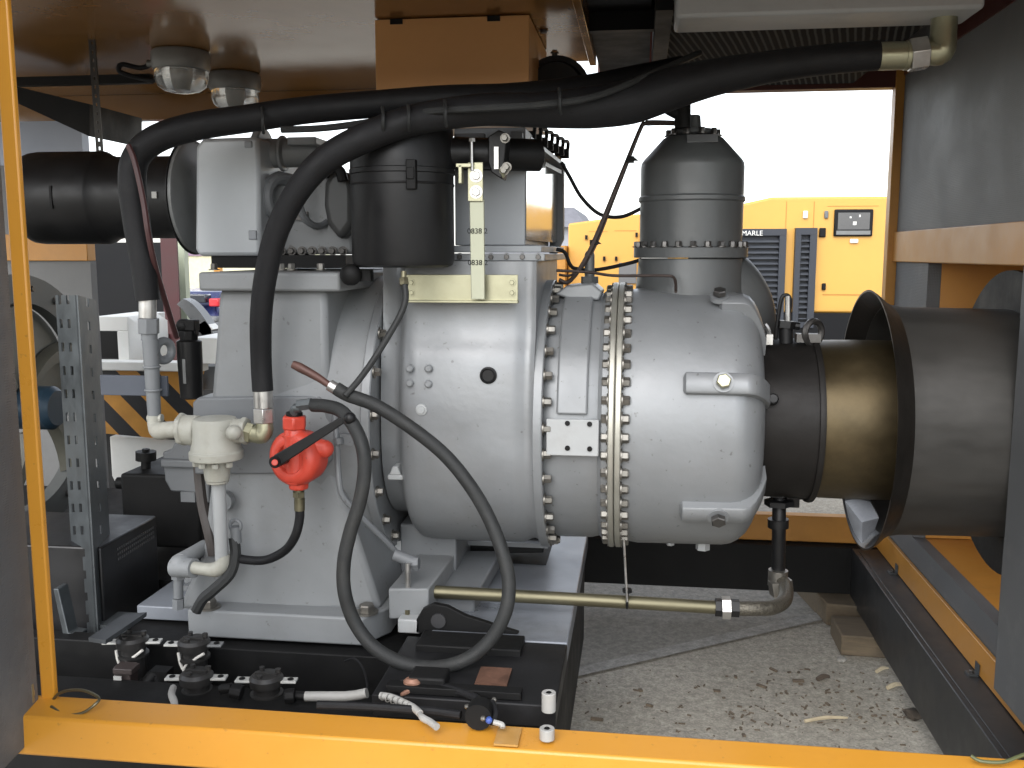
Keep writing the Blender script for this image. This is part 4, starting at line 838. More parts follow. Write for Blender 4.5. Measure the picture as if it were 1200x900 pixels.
pb = MB().box(p(118,463,2.52),p(195,441,2.52)+V(0,.012,0)); pbr = tag(pb.obj('pipe_bracket', M('blue_grey_flat', (.075,.083,.10), .65, spec=.2), bevel=.002), 'flat blue grey steel bar holding the grey upright pipe', 'bracket')
wp = thing('white_pipe', p(258,660,2.46), 'pale grey pipe dropping from the cream valve to a cast elbow at the base', 'pipe')
part(MB().tube([p(256,564,2.45),p(258,610,2.46),p(260,655,2.48)],[.0195,.0185,.0185],18), 'drop_pipe', GREYL, wp)
part(MB().tube([p(261,650,2.48),p(261,660,2.48),p(254,667,2.48),p(240,667,2.48),p(226,665,2.48)],[.020,.021,.022,.018,.018],16,6), 'lower_elbow', CREAM, wp)
part(MB().cyl(p(228,666,2.48),p(205,664,2.5),.028,.03,n=18).sphere(p(212,662,2.5),.034,16).tube([p(212,658,2.5),p(228,648,2.56),p(240,640,2.62)],[.025,.022,.02],14), 'cast_tee', GREY, wp)
part(MB().cyl(p(209,678,2.5),p(209,672,2.5),.02,n=6).cyl(p(209,700,2.5),p(209,678,2.5),.014,n=14).cyl(p(209,713,2.5),p(209,701,2.5),.017,n=6), 'drain_cock', GREYD, wp)
tag(MB().box(p(214,693,2.62),p(243,688,2.62)+V(0,.06,0)).box(p(216,684,2.66),p(243,678,2.66)+V(0,.01,0)).obj('pipe_saddle', GREYD, bevel=.002), 'small grey clamp plate behind the cast elbow at the pedestal base', 'clamp')
cable('black_hose', [p(274,630,2.5),p(276,650,2.49),p(270,672,2.48),p(252,690,2.46),p(238,702,2.45),p(230,716,2.45)], .016, HOSEG, 'short dusty hose curving down past the foot plate bolt', 'hose')
part(MB().cyl(p(277,636,2.5),p(276,617,2.5),.015,n=12).torus(p(276,616,2.5),(0,1,0),.016,.006,16,8), 'pipe_clip', GREYD, wp)

# ------------------------------------------------------------------ red valve with its lever and hoses
YR = 2.42
rv = thing('red_valve', p(349,530,YR), 'red cast valve with round face, black lever and brass hose tail', 'valve')
def rv_(x,y,Y=YR): return p(x,y,Y)
ctr = rv_(348,536)
part(MB().rev([(-.05,.04),(-.045,.070),(.0,.076),(.020,.074),(.032,.064),(.036,.052),(.034,.040),(.024,.036)], ctr, (-.25,-1,.05), 40).tube([rv_(345,508),rv_(350,565)],[.034,.034],20).cyl(rv_(345,501),rv_(346,512),.027,.032,18), 'valve_body', RED, rv, bevel=.002, smooth=40)
part(MB().cyl(rv_(345,503),rv_(345,487),.034,n=6), 'top_cap', RED, rv, bevel=.005)
part(MB().cyl(rv_(350,558),rv_(350,573),.030,.027,n=8), 'bottom_cap', RED, rv, bevel=.005)
part(MB().cyl(rv_(368,524),rv_(381,526),.025,.024,n=18).sphere(rv_(381,526),.024,14), 'side_boss', RED, rv)
part(MB().cyl(rv_(345,488),rv_(345,483),.022,n=16), 'top_gasket', BLACKM, rv)
q = p(323,541,2.34)
part(MB().cyl(q+V(.008,.07,0),q+V(0,-.008,0),.016,n=20), 'pivot_disc', BLACKP, rv)
part(MB().prism([p(320,534,2.335),p(407,484,2.335),p(411,491,2.335),p(327,547,2.335)],(0,.012,0)), 'lever_arm', BLACKP, rv, bevel=.003)
part(MB().sphere(p(410,490,2.325),.016,16), 'lever_knob', BLACKP, rv)
part(MB().cyl(p(322,542,2.336),p(322,542,2.318),.009,n=8), 'pivot_screw', RED, rv, bevel=.002)
part(MB().cyl(rv_(350,573),rv_(350.5,584),.013,n=12).cyl(rv_(350,576),rv_(350,582),.017,n=6).cyl(rv_(351,584),rv_(351,598),.0145,n=14), 'hose_tail', BRASSY, rv)
cable('black_hose', [rv_(351,593),rv_(351,608),rv_(346,628),p(334,645,2.44),p(312,656,2.47),p(288,656,2.49),p(272,652,2.5)], .0125, RUBBER, 'thin black hose curving from the brass tail of the red valve to the pedestal pipe', 'hose', 12)
lf = thing('hose_fitting', p(356,475,2.40), 'dark elbow hose fitting above the red valve', 'fitting')
part(MB().cyl(p(349,475,2.40),p(365,473,2.40),.016,n=6).cyl(p(345,478,2.40),p(352,478,2.40),.012,n=12).tube([p(345,486,2.41),p(345,479,2.40),p(352,477,2.40)],.011,10), 'elbow', GALV, lf)
# large loop of hose with brown grip
lp = thing('hose_loop', p(500,782,2.3), 'long black hose hanging in a big open loop, its end fitted with a brown grip', 'hose')
LP = [p(367,475,2.40),p(383,476,2.38),p(400,482,2.36),p(415,500,2.33),p(425,525,2.31),p(427,555,2.30),p(421,590,2.29),p(410,625,2.28),p(403,660,2.27),p(404,695,2.26),p(416,730,2.26),p(440,760,2.25),p(475,778,2.25),p(512,782,2.25),p(548,772,2.26),p(576,748,2.27),p(593,715,2.28),p(596,680,2.30),p(588,645,2.32),p(572,605,2.34),p(550,568,2.35),p(520,532,2.36),p(480,500,2.36),p(440,475,2.36),p(408,463,2.36),p(394,455,2.36)]
part(MB().tube(LP, .0178, 16, 8), 'hose_tube', HOSEG, lp)
part(MB().tube([p(388,453,2.36),p(372,442,2.36),p(352,431,2.36),p(343,427,2.36)],[.008,.0105,.0125,.010],12), 'brown_grip', LEVER, lp)
part(MB().cyl(p(394,456,2.36),p(386,451,2.36),.0155,n=14), 'hose_clip', STEEL, lp)
# drain hose below the filter
dh = thing('filter_drain', p(440,400,2.4), 'thin grey drain hose running from the bracket down to the big hose loop', 'hose')
part(MB().tube([p(474,332,2.45),p(475,352,2.44),p(466,375,2.42),p(440,418,2.38),p(420,446,2.36),p(404,464,2.335)],.0085,10), 'hose_tube', HOSEG, dh)
part(MB().cyl(p(473,318,2.46),p(473,331,2.455),.0075,n=10).cyl(p(473,326,2.455),p(474,334,2.45),.013,n=6), 'nipple', BRASSY, dh)
# thin steel line down the bell housing
sl2 = thing('steel_line', p(398,520,2.5), 'thin grey steel line bent down along the bell housing to the base', 'tube')
part(MB().tube([p(392,480,2.53),p(395,520,2.5),p(397,560,2.48),p(402,582,2.48),p(420,602,2.5),p(450,632,2.55),p(470,652,2.6),p(482,660,2.65)],.0085,10,8), 'tube', GREYD, sl2)
part(MB().cyl(p(396,513,2.495),p(397,520,2.495),.014,n=8).box(p(399,522,2.5),p(414,509,2.5)+V(0,.02,0)), 'line_clip', GREYD, sl2)
part(MB().cyl(p(462,650,2.57),p(489,660,2.57),.017,n=14).cyl(p(485,660,2.57),p(491,660,2.57),.020,n=6), 'end_union', GREYD, sl2)
# ------------------------------------------------------------------ left side: filter bottle, pump casing, belts
fbt = thing('filter_bottle', p(222,470,2.95), 'small black filter bottle with a cluster of fittings left of the pedestal', 'filter')
c = p(223,430,2.95)
part(MB().rev([(-.105,.026),(-.10,.036),(.02,.040),(.085,.040),(.09,.032)], c, ZA, 24), 'bowl', BLACKP, fbt)
part(MB().cyl(c+V(0,0,.088),c+V(0,0,.12),.030,n=8).cyl(c+V(-.05,0,.11),c+V(.03,0,.115),.014,n=10).sphere(c+V(-.015,0,.135),.026,12).box(c+V(-.02,-.02,.12),c+V(.03,.02,.155)), 'filter_head', BLACKM, fbt, bevel=.003)
part(MB().box(c+V(-.006,-.042,-.05),c+V(.004,-.038,.03)), 'rating_label', GREYPL, fbt)
pu = thing('oil_pump', p(215,590,2.9), 'grey ribbed pump casing half hidden behind the cream valve', 'pump')
part(MB().prism([p(x,y,2.9) for x,y in ((190,530),(200,527),(206,516),(214,514),(245,514),(245,590),(222,584),(222,577),(200,576),(193,563))],(0,.3,0)).box(p(188,548,2.88),p(240,540,2.88)+V(0,.3,0)), 'pump_casing', GREYD, pu, bevel=.006)
part(MB().box(p(212,588,2.89),p(228,577,2.89)+V(0,.1,0)), 'pump_foot', GREYD, pu)
bb = cable('rubber_belt', [p(232,540,2.62),p(234,565,2.62),p(238,595,2.60),p(245,625,2.58),p(250,650,2.58)], .016, M('brown_rubber', (.05,.042,.038), .6), 'dark brown hose running down behind the pale drop pipe', 'hose')
# black pump block with a knob in the gap
bk = thing('black_gearbox', p(180,600,3.3), 'black box unit with a dark knob on top left of the pump', 'gearbox')
part(MB().box(p(145,640,3.2),p(232,558,3.2)+V(0,.35,0)), 'case', BLACKM, bk, bevel=.01)
part(MB().cyl(p(171,558,3.3),p(171,538,3.3),.018,n=12).cyl(p(171,539,3.3),p(171,529,3.3),.038,n=12).cyl(p(171,529,3.3),p(171,526,3.3),.014,n=6), 'knob', BLACKM, bk)
part(MB().cyl(p(138,566,3.25),p(152,566,3.25),.022,n=14), 'side_knob', BLACKM, bk)
# fan wheel
XF = p(117,480,3.45).x
fo = pX(40,480,XF); fo = V(XF, 3.0, p(60,478,3.0).z)
fw = thing('fan_wheel', (XF,3.0,fo.z-.44), 'large round olive grey cooling fan shroud with curved spokes behind the slotted steel channel', 'fan')
part(MB().rev([(-.05,.36),(.0,.36),(.0,.455),(-.06,.455)], fo, XA, 72, closed=True), 'outer_ring', M('dark_fan_ring', (.10,.105,.10), .5, .1, .15, 5), fw, smooth=30)
bd = MB(); rg = []
for k in range(33):
    t = R(8)+R(178)*k/32; e = V(0,-math.cos(t),math.sin(t))
    rg.append([fo+V(x_,0,0)+e*r_ for x_, r_ in ((-.09,.06),(-.03,.06),(-.04,.30),(-.06,.361),(-.10,.361))])
part(bd.rings(rg), 'back_disc', FANM, fw)
for i in range(5):
    t0 = 2*math.pi*i/5+.9; rgs = []
    for k in range(9):
        rr_ = .09+.26*k/8; tt = t0+.5*k/8; e = V(0,-math.cos(tt),math.sin(tt)); s = V(0,math.sin(tt),math.cos(tt)); w = .018+.03*k/8
        rgs.append([fo+V(-.03,0,0)+e*rr_-s*w, fo+V(.012,0,0)+e*rr_-s*w*.6, fo+V(.012,0,0)+e*rr_+s*w*.6, fo+V(-.03,0,0)+e*rr_+s*w])
    part(MB().rings(rgs), 'spoke', FANM, fw)
part(MB().rev([(-.05,.075),(.10,.075),(.12,.06),(.121,.03)], fo, XA, 32), 'hub', BLUEP, fw)
bolts(fw, [(fo+V(.001,-.41*math.cos(t),.41*math.sin(t)),(1,0,0)) for t in [2*math.pi*i/18 for i in range(18)]], .010,.01, BOLTD)
# slotted steel channel
ch = thing('slotted_channel', p(105,742,2.55), 'tall galvanised steel channel with rows of slots standing on the skid left of the machine', 'channel')
def slotted(name, a_bot, a_top, b_bot, b_top, cols, seed):
    # a plate between two vertical edges with real slots, made of strips
    rnd = random.Random(seed); mb = MB(); nrow = 15
    def P(u, v): return a_bot.lerp(b_bot,u).lerp(a_top.lerp(b_top,u), v)
    nv = (b_bot-a_bot).cross(a_top-a_bot).normalized()*.004
    us = [0]
    for c_ in cols: us += [c_-.075, c_+.075]
    us.append(1)
    for i in range(len(us)-1):
        u0, u1 = us[i], us[i+1]
        if i%2 == 0: mb.prism([P(u0,0),P(u1,0),P(u1,1),P(u0,1)], nv)
        else:
            v = 0
            for k in range(nrow):
                v1 = (k+.62)/nrow
                mb.prism([P(u0,v),P(u1,v),P(u1,v1),P(u0,v1)], nv); v = (k+1)/nrow
    return part(mb, name, GALV, ch)
A0, A1 = p(88,742,2.62), p(73,352,2.62); B0, B1 = p(133,742,2.50), p(109,352,2.50)
def vert(px0, py0, Y, top): q = p(px0,py0,Y); return q, V(q.x,q.y,p(px0-18,top,Y).z)
L0, L1 = vert(92,745,2.66,346); C0, C1 = vert(114,745,2.56,346); R0, R1 = vert(134,741,2.74,352)
slotted('web', L0, L1, C0, C1, (.22,.62), 3)
slotted('return_flange', C0, C1, R0, R1, (.5,), 5)
part(MB().box(C0+V(-.02,.01,-.008),C0+V(.10,.12,.03)), 'foot', GALV, ch)
tag(MB().prism([p(75,752,2.5),p(90,752,2.5),p(92,744,2.5),p(80,742,2.5),p(68,690,2.5),p(62,690,2.5)],(0,.05,0)).obj('door_stay', GALV, bevel=.003), 'short galvanised bracket standing behind the yellow corner post', 'bracket')
# perforated black cabinet
bx = thing('vented_cabinet', p(120,720,2.9), 'black steel cabinet with rows of small vent holes behind the slotted channel', 'cabinet')
t0, t1, t2, t3 = pZ(55,640,.95)*1, None, None, None
zt_ = .72
e0 = pZ(118,642,zt_); e1 = pZ(183,604,zt_); 
dvx = V(-1.6,0,0)
lw = MB(); lw.prism([e0, e1, e1+dvx, e0+dvx], (0,0,-.36)); part(lw, 'cabinet_shell', M('cabinet_black', (.012,.012,.013), .4, .1, .2, 6, dirt=.3, dirtcol=(.03,.029,.027)), bx, bevel=.006)
nd = (e1-e0).normalized(); vd = MB()
nn = V(nd.y,-nd.x,0)
for (v0,nr,s0,s1) in ((.035,3,.10,.40),(.22,4,.35,1.15)):
    for r_ in range(nr):
        for k in range(24):
            s = s0+(s1-s0)*k/23
            if s > (e1-e0).length-.02: continue
            q = e0+nd*s+V(0,0,-v0-r_*.016)+nn*.0005
            vd.obox(q, (.007,.002,.008), Matrix.Rotation(math.atan2(nd.y,nd.x),3,'Z'))
part(vd, 'vent_holes', M('vent_grey', (.075,.075,.075), .5), bx)
tag(MB().box(p(146,622,3.9),p(242,618,3.9)+V(0,.05,0)).box(p(160,632,3.85),p(235,626,3.85)+V(0,.05,0)).obj('rear_ledge', GALV), 'thin bright steel ledge in the dark gap behind the pump', 'ledge')
tag(MB().prism([pZ(104,752,.56),pZ(124,755,.56),pZ(172,722,.56),pZ(146,724,.56)],(0,0,.012)).obj('deck_tab', M('dull_tab', (.06,.065,.07), .5, .3, .3, 12)), 'grey steel tab on the skid left of the pedestal foot', 'plate')
# ------------------------------------------------------------------ contactors on the front trough
PLASB = M('black_bakelite', (.022,.021,.020), .42, 0, .2, 15, bump=.15, dirt=.4, dirtcol=(.07,.06,.05), dscale=18)
TABM = M('pale_tab', (.56,.56,.53), .45, .3, .2, 20, dirt=.4, dirtcol=(.2,.19,.17), dscale=20)
def contactor(px,py,Y,rot,label,dark=False):
    c = p(px,py,Y); t = thing('contactor', c+V(0,0,-.11), label, 'contactor', 'round black contactors in the front trough')
    part(MB().rev([(-.11,.034),(-.055,.034),(-.052,.043),(-.045,.043),(-.043,.034),(-.026,.034),(-.024,.043),(-.004,.044),(0,.040)], c, ZA, 28), 'contactor_body', PLASB, t, smooth=30)
    part(MB().rev([(0,.040),(.004,.036),(.004,.012)], c, ZA, 24).box(c+V(-.03,-.004,.002),c+V(.03,.004,.009)).cyl(c+V(.028,.012,.002),c+V(.028,.012,.016),.008,n=8).cyl(c+V(-.02,.022,.002),c+V(-.02,.022,.014),.007,n=8).cyl(c+V(-.01,-.02,.002),c+V(-.01,-.02,.01),.008,n=8), 'contactor_cap', PLASB, t)
    for sgn in (-1,1):
        m = MB(); xa, xb = .040, .078
        Rm = Matrix.Rotation(rot,3,'Z')
        m.obox(c+Rm@V(sgn*.058,0,-.012), (.045,.028,.006), Rm)
        tb = part(m, 'terminal_tab', GREYPL if (dark and sgn > 0) else TABM, t, bevel=.001)
        q = c+Rm@V(sgn*.064,0,-.0088)
        part(MB().cyl(q,q+V(0,0,.002),.008,n=14), 'tab_hole', BLACKM, tb)
    return t
contactor(155,747,2.40,R(10),'round black contactor farthest left in the trough, in front of the slotted channel')
contactor(227,750,2.40,R(6),'round black contactor in the back row under the left end of the pedestal foot', True)
contactor(230,789,2.27,R(8),'round black contactor in the front row with white wires ending behind it')
contactor(312,792,2.27,R(6),'round black contactor in the front row beside the white conduit end')
WW = M('white_wire', (.62,.60,.55), .5, 0, .1, 20)
for i,(pts) in enumerate((((136,762),(138,773),(142,783)),((167,762),(158,769),(147,776),(143,785)),((209,765),(211,776),(214,784)),((239,766),(229,772),(218,780),(215,786)))):
    tag(MB().tube([p(x,y,2.37) for x,y in pts],.004,8).obj('white_wire', WW), ('short white wire %s' % ('dropping straight down from the far left contactor','slanting from the far left contactor to the small connector','dropping straight down from the back row contactor under the foot plate','slanting from the back row contactor under the foot plate')[i]), 'wire', 'white wires at the contactors')
tag(MB().box(p(134,806,2.30),p(152,783,2.30)+V(0,.04,0)).box(p(132,790,2.29),p(154,785,2.29)+V(0,.045,0)).cyl(p(141,813,2.30),p(141,805,2.30),.012,n=8).obj('wire_connector', M('dark_connector', (.04,.03,.028), .5), bevel=.002), 'small dark connector where the white wires of the far left contactor join', 'connector')
tag(MB().box(p(133,797,2.288),p(142,793,2.288)+V(0,.003,0)).obj('white_tag', WPLAS), 'tiny white tag on the small dark connector', 'tag')
tag(MB().tube([p(185,800,2.35),p(180,792,2.35),p(170,802,2.33),p(150,812,2.3)],.018,12).box(p(175,803,2.34),p(195,788,2.34)+V(0,.04,0)).obj('black_clamp', BLACKM), 'black cable clamp lump between the far left connector and the front contactors', 'clamp')
tag(MB().tube([p(205,832,2.1),p(204,822,2.12),p(201,814,2.15),p(203,806,2.2)],.009,10).obj('white_sleeve', WPLAS), 'short white sleeve standing behind the yellow sill left of the front contactors', 'sleeve')
tag(MB().cyl(p(358,816,2.22),p(405,816,2.22),.0125,n=14).tube([p(405,816,2.22),p(418,814.5,2.22),p(430,812,2.22)],.0125,14).obj('white_conduit', WPLAS), 'straight pale conduit lying in the trough with a cut right end', 'conduit')
tag(MB().cyl(p(334,816,2.21),p(346,815,2.215),.020,n=8).cyl(p(345,815,2.22),p(359,816,2.22),.012,n=6).obj('cable_gland', BLACKM, bevel=.003), 'dark cable gland at the left end of the pale conduit', 'gland', 'cable glands in the trough')
tag(MB().cyl(p(271,809,2.21),p(284,812,2.21),.020,n=8).cyl(p(258,808,2.215),p(272,806,2.215),.014,n=6).obj('cable_gland', BLACKM, bevel=.003), 'dark cable gland between the two front row contactors', 'gland', 'cable glands in the trough')
wr = thing('white_wrap', p(475,830,2.16), 'white spiral wrapped cable bending down behind the yellow sill', 'cable')
WP = [pZ(446,815,.566),pZ(458,817,.568),pZ(470,822,.568),pZ(484,829,.570),pZ(492,836,.572)]
part(MB().tube(WP,.0085,12), 'spiral_wrap', WPLAS, wr)
part(MB().tube([WP[4],pZ(495,841,.574),pZ(504,846,.574),pZ(512,852,.574)],[.005,.008,.008,.008],10), 'wrap_tail', WPLAS, wr)
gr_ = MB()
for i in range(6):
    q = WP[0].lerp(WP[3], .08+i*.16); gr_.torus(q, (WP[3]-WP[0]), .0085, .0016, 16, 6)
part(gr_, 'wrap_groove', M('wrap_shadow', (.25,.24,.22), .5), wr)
tag(MB().sphere(pZ(483,800,.575),.018,10,(1.3,1,.8)).sphere(pZ(479,803,.57),.013,10).tube([pZ(483,803,.572),pZ(478,810,.562),pZ(470,814,.560)],[.009,.007,.004],8).obj('lug_end', M('copper_lug', (.30,.16,.11), .5, .4, .3, 30)), 'small coppery cable lug lying on the skid edge under the hose loop', 'cable lug')
pc = pZ(562,836,.585)
rl = thing('sensor_plug', pc, 'round black plug with a blue and white wire end behind the yellow sill', 'plug')
part(MB().cyl(pc+V(0,.02,0),pc+V(0,-.02,0),.030,n=20), 'plug_body', BLACKM, rl)
part(MB().tube([pZ(577,822,.60),pZ(581,834,.59),pZ(579,844,.58),pZ(576,848,.575)],.006,10), 'plug_lead', RUBBER, rl)
part(MB().sphere(pZ(573,844,.585),.008,10), 'blue_crimp', M('blue_crimp', (.05,.10,.36), .4), rl); part(MB().tube([pZ(578,846,.58),pZ(588,849,.575),pZ(589,853,.57)],.006,8), 'white_crimp', WPLAS, rl)
for x,y in ((547,828),(566,842),(579,820)): part(MB().sphere(pZ(x,y,.60),.006,8), 'plug_pin', BOLTM, rl)
for (x,y0,y1,Y,lab) in ((643,833,811,2.14,'pale grey plastic spacer standing at the corner of the grey cross plate'),(641,866,853,2.06,'pale grey plastic spacer cut off by the yellow sill')):
    a = pZ(x,y0,.556); b = p(x,y1,a.y); b.x = a.x
    sp_ = tag(MB().rev([(a.z-.0,.0165),(b.z,.0165),(b.z,.007),(b.z-.01,.006)], V(a.x,a.y,0), ZA, 24).obj('plastic_spacer', WPLAS, bevel=.0015), lab, 'spacer', 'plastic spacers at the cross plate')
    part(MB().cyl(V(a.x,a.y,b.z-.008),V(a.x,a.y,b.z+.0004),.0055,n=12), 'spacer_hole', BLACKM, sp_)
cable('loop_wire', [p(55,832,1.99),p(70,822,1.98)+V(0,-.0,.02),p(95,818,1.97)+V(0,0,.02),p(115,817,1.96),p(112,825,1.94),p(95,836,1.93),p(75,837,1.93),p(60,828,1.95)], .0035, BRASSY, 'thin stiff wire loop lying on the left end of the yellow sill', 'wire')
cable('loop_wire', [p(1138,886,1.97),p(1150,892,1.96),p(1175,893,1.96),p(1195,886,1.98),p(1215,880,2.0)], .004, M('green_wire', (.09,.10,.04), .5), 'thin greenish wire lying on the right end of the yellow sill', 'wire')
cable('short_wire', [p(404,775,2.4),p(415,772,2.38),p(425,782,2.36),p(430,800,2.3),p(430,810,2.24)], .003, RUBBER, 'thin dark wire rising from the end of the pale conduit', 'wire')
tag(MB().box(p(178,848,1.955)+V(0,0,0),p(190,841,1.955)+V(0,.004,0)).obj('dark_chip', M('dark_leaf', (.07,.04,.025), .8)), 'tiny dark flake lying on the top of the yellow sill', 'flake')

# ------------------------------------------------------------------ background beyond the enclosure
def bgbox(px0,py0,px1,py1,Y,dep): a, b = p(px0,py1,Y), p(px1,py0,Y); return (a.x,Y,a.z),(b.x,Y+dep,b.z)
# yellow generator set container on the right
YGn = 9.0
gn = thing('generator_set', p(950,395,YGn), 'yellow generator container with two navy louvres, seen behind the vessel on the right', 'generator')
A = p(846,248,YGn); B = p(905,231,YGn); C_ = p(1060,231,YGn); zb_ = p(900,366,YGn).z
sh = MB(); sh.prism([V(p(640,0,YGn).x+1.2,YGn,zb_),V(C_.x+2.5,YGn,zb_),V(C_.x+2.5,YGn,B.z),V(B.x,YGn,B.z),V(p(640,0,YGn).x+1.2,YGn,A.z-.06)], (0,2.4,0)); part(sh, 'container_shell', GENY, gn, bevel=.02)
zg = max(0.0, .12)
part(MB().box((p(760,0,YGn).x,YGn-.05,.35),(C_.x+2.5,YGn+2.4,zb_-.001)), 'base_frame', TRAIL, gn)
def louvre(px0,py0,px1,py1,name,n):
    a, b = p(px0,py1,YGn-.06), p(px1,py0,YGn-.06)
    o = part(MB().box((a.x,YGn-.07,a.z),(b.x,YGn-.001,a.z+.05)).box((a.x,YGn-.07,b.z-.06),(b.x,YGn-.001,b.z)).box((a.x,YGn-.07,a.z+.051),(a.x+.05,YGn-.001,b.z-.061)).box((b.x-.06,YGn-.07,a.z+.051),(b.x,YGn-.001,b.z-.061)).box((a.x+.05,YGn-.012,a.z+.05),(b.x-.06,YGn-.002,b.z-.06)), name, LOUV, gn)
    sl_ = MB()
    for i in range(n):
        z = a.z+.07+(b.z-a.z-.15)*(i+.5)/n; h = (b.z-a.z-.15)/n
        sl_.prism([(a.x+.051,YGn-.012,z+h*.25),(a.x+.051,YGn-.065,z-h*.30),(a.x+.051,YGn-.060,z-h*.38),(a.x+.051,YGn-.012,z+h*.12)], (b.x-a.x-.112,0,0))
    part(sl_, 'slats', M('louvre_slat', (.08,.087,.10), .45, 0, .1, 8), o)
    return o
lo1 = louvre(846,268,922,384,'louvre',15)
lo2 = louvre(928,267,958,384,'louvre',15)
text('louvre_lettering', 'MARLE', .062, p(881.5,273.5,YGn-.08), (R(90),0,0), WHITE, lo1)
a, b = p(977,277,YGn-.03), p(1024,245,YGn-.03)
wd = part(MB().box((a.x,YGn-.03,a.z),(b.x,YGn-.001,b.z)), 'control_window', TRAIL, gn, bevel=.01)
part(MB().box((a.x+.03,YGn-.035,a.z+.06),(b.x-.03,YGn-.0301,b.z-.03)), 'window_pane', DGLASS, wd)
part(MB().box((a.x+.02,YGn-.036,a.z+.015),(b.x-.02,YGn-.0302,a.z+.05)), 'window_sill', GREYPL, wd)
part(MB().box((a.x+.16,YGn-.037,a.z+.10),(a.x+.19,YGn-.0352,a.z+.13)).box((a.x+.13,YGn-.037,a.z+.16),(a.x+.145,YGn-.0352,a.z+.175)).box((a.x+.21,YGn-.037,a.z+.17),(a.x+.222,YGn-.0352,a.z+.19)), 'control_dials', WHITE, wd)
def dot(x0,y0,x1,y1,name,mat): a, b = p(x0,y1,YGn-.02), p(x1,y0,YGn-.02); return part(MB().box((a.x,YGn-.025,a.z),(b.x,YGn-.001,b.z)), name, mat, gn, bevel=.008)
dot(960,267,968,278,'door_handle',TRAIL); dot(966,247,971,256,'door_latch',GREYD); dot(963,332,968,340,'door_latch',TRAIL)
dot(941,247,947,256,'white_label',WHITE); dot(996,280,1006,285,'white_label',WHITE)
for x in (921,953.5,): part(MB().box(*bgbox(x,236,x+.6,268,YGn-.004,.003)), 'door_seam', YELD, gn)
part(MB().box(*bgbox(970,241,1030,241.8,YGn-.004,.003)).box(*bgbox(964,345,1030,345.8,YGn-.004,.003)), 'panel_seam', YELD, gn)
# second yellow generator on the left of it
YG2 = 11.0
g2 = thing('generator_set', p(720,340,YG2), 'plain yellow generator container with small handles, left of the vessel', 'generator')
a = p(666,262,YG2); b = p(846,252,YG2); zq = p(700,345,YG2).z
part(MB().prism([V(a.x,YG2,zq),V(b.x-.9,YG2,zq),V(b.x-.9,YG2,b.z+.02),V(a.x,YG2,a.z)],(0,2.4,0)), 'container_shell', GENY, g2, bevel=.02)
part(MB().box((a.x,YG2+.02,.0),(b.x-.9,YG2+2.3,zq-.001)), 'base_frame', TRAIL, g2)
aa = p(651,288,YG2-.3); part(MB().box((aa.x,YG2-.3,zq),(a.x-.01,YG2+2.2,aa.z)), 'end_hood', YELD, g2)
part(MB().box(*bgbox(725,308,746,332,YG2-.03,.029)), 'vent_panel', GREYD, g2)
for x,y in ((687,278),(746,275),(708,303),(722,303)): part(MB().box(*bgbox(x-1.4,y-2.5,x+1.4,y+2.5,YG2-.04,.039)), 'door_handle', TRAIL, g2)
part(MB().box(*bgbox(690,271,712,271.7,YG2-.004,.003)).box(*bgbox(720,270,746,270.7,YG2-.004,.003)), 'panel_seam', YELD, g2)
# house behind
YHs = 30
ho = thing('distant_house', (p(650,300,YHs).x,YHs,0), 'grey gabled building far behind the left yellow generator', 'house')
a, b, cpk = p(560,262,YHs), p(681,262,YHs), p(670,251,YHs)
part(MB().box((a.x,YHs,0),(b.x-.2,YHs+8,a.z)), 'wall', HOUSE, ho)
part(MB().prism([V(a.x-.3,YHs-.3,a.z),V(b.x+.2,YHs-.3,a.z-.15),V(cpk.x,YHs+1.0,cpk.z+.25),V(a.x-.3,YHs+1,cpk.z+.25)],(0,7,0)), 'roof', ROOFM, ho)
# dark trailer body with maroon frame
YTr = 7.0
trl = thing('trailer_body', p(150,420,YTr), 'dark grey trailer body with a maroon frame standing beyond the left opening', 'trailer')
a, b = p(40,402,YTr), p(194,284,YTr)
zq = p(0,402,YTr).z; part(MB().prism([V(a.x-.8,YTr,zq),V(b.x,YTr,zq),V(b.x*1.5,YTr+3,zq),V(a.x-3,YTr+3,zq)],(0,0,b.z-zq)), 'trailer_wall', TRAIL, trl)
a, b = p(197,440,YTr), p(209,270,YTr)
part(MB().box((a.x,YTr-.02,.3),(b.x-.01,YTr+.0,b.z+.2)), 'maroon_upright', MAROON, trl)
a, b = p(100,402,YTr), p(200,391,YTr); part(MB().box((a.x,YTr-.08,a.z),(b.x,YTr-.002,b.z)), 'maroon_rail', MAROON, trl)
part(MB().prism([V(p(60,402,YTr).x,YTr+.2,.45),V(p(196,0,YTr).x,YTr+.2,.45),V(p(196,0,YTr).x*1.4,YTr+2.8,.45),V(p(60,402,YTr).x-2,YTr+2.8,.45)],(0,0,zq-.46)), 'underframe', BLACKM, trl)
for k in (0,1):
    q = V(p(110,0,YTr).x+k*.9, YTr+.3, .42); part(MB().cyl(q+V(0,-.12,0),q+V(0,.12,0),.42,n=24), 'wheel', TYRE, trl)
a, b = p(208.5,402,8), p(214.5,270,8); tag(MB().box((a.x,8,0),(b.x,8.08,b.z+.5)).obj('green_post', PALEG), 'pale green upright post right of the maroon trailer frame', 'post')
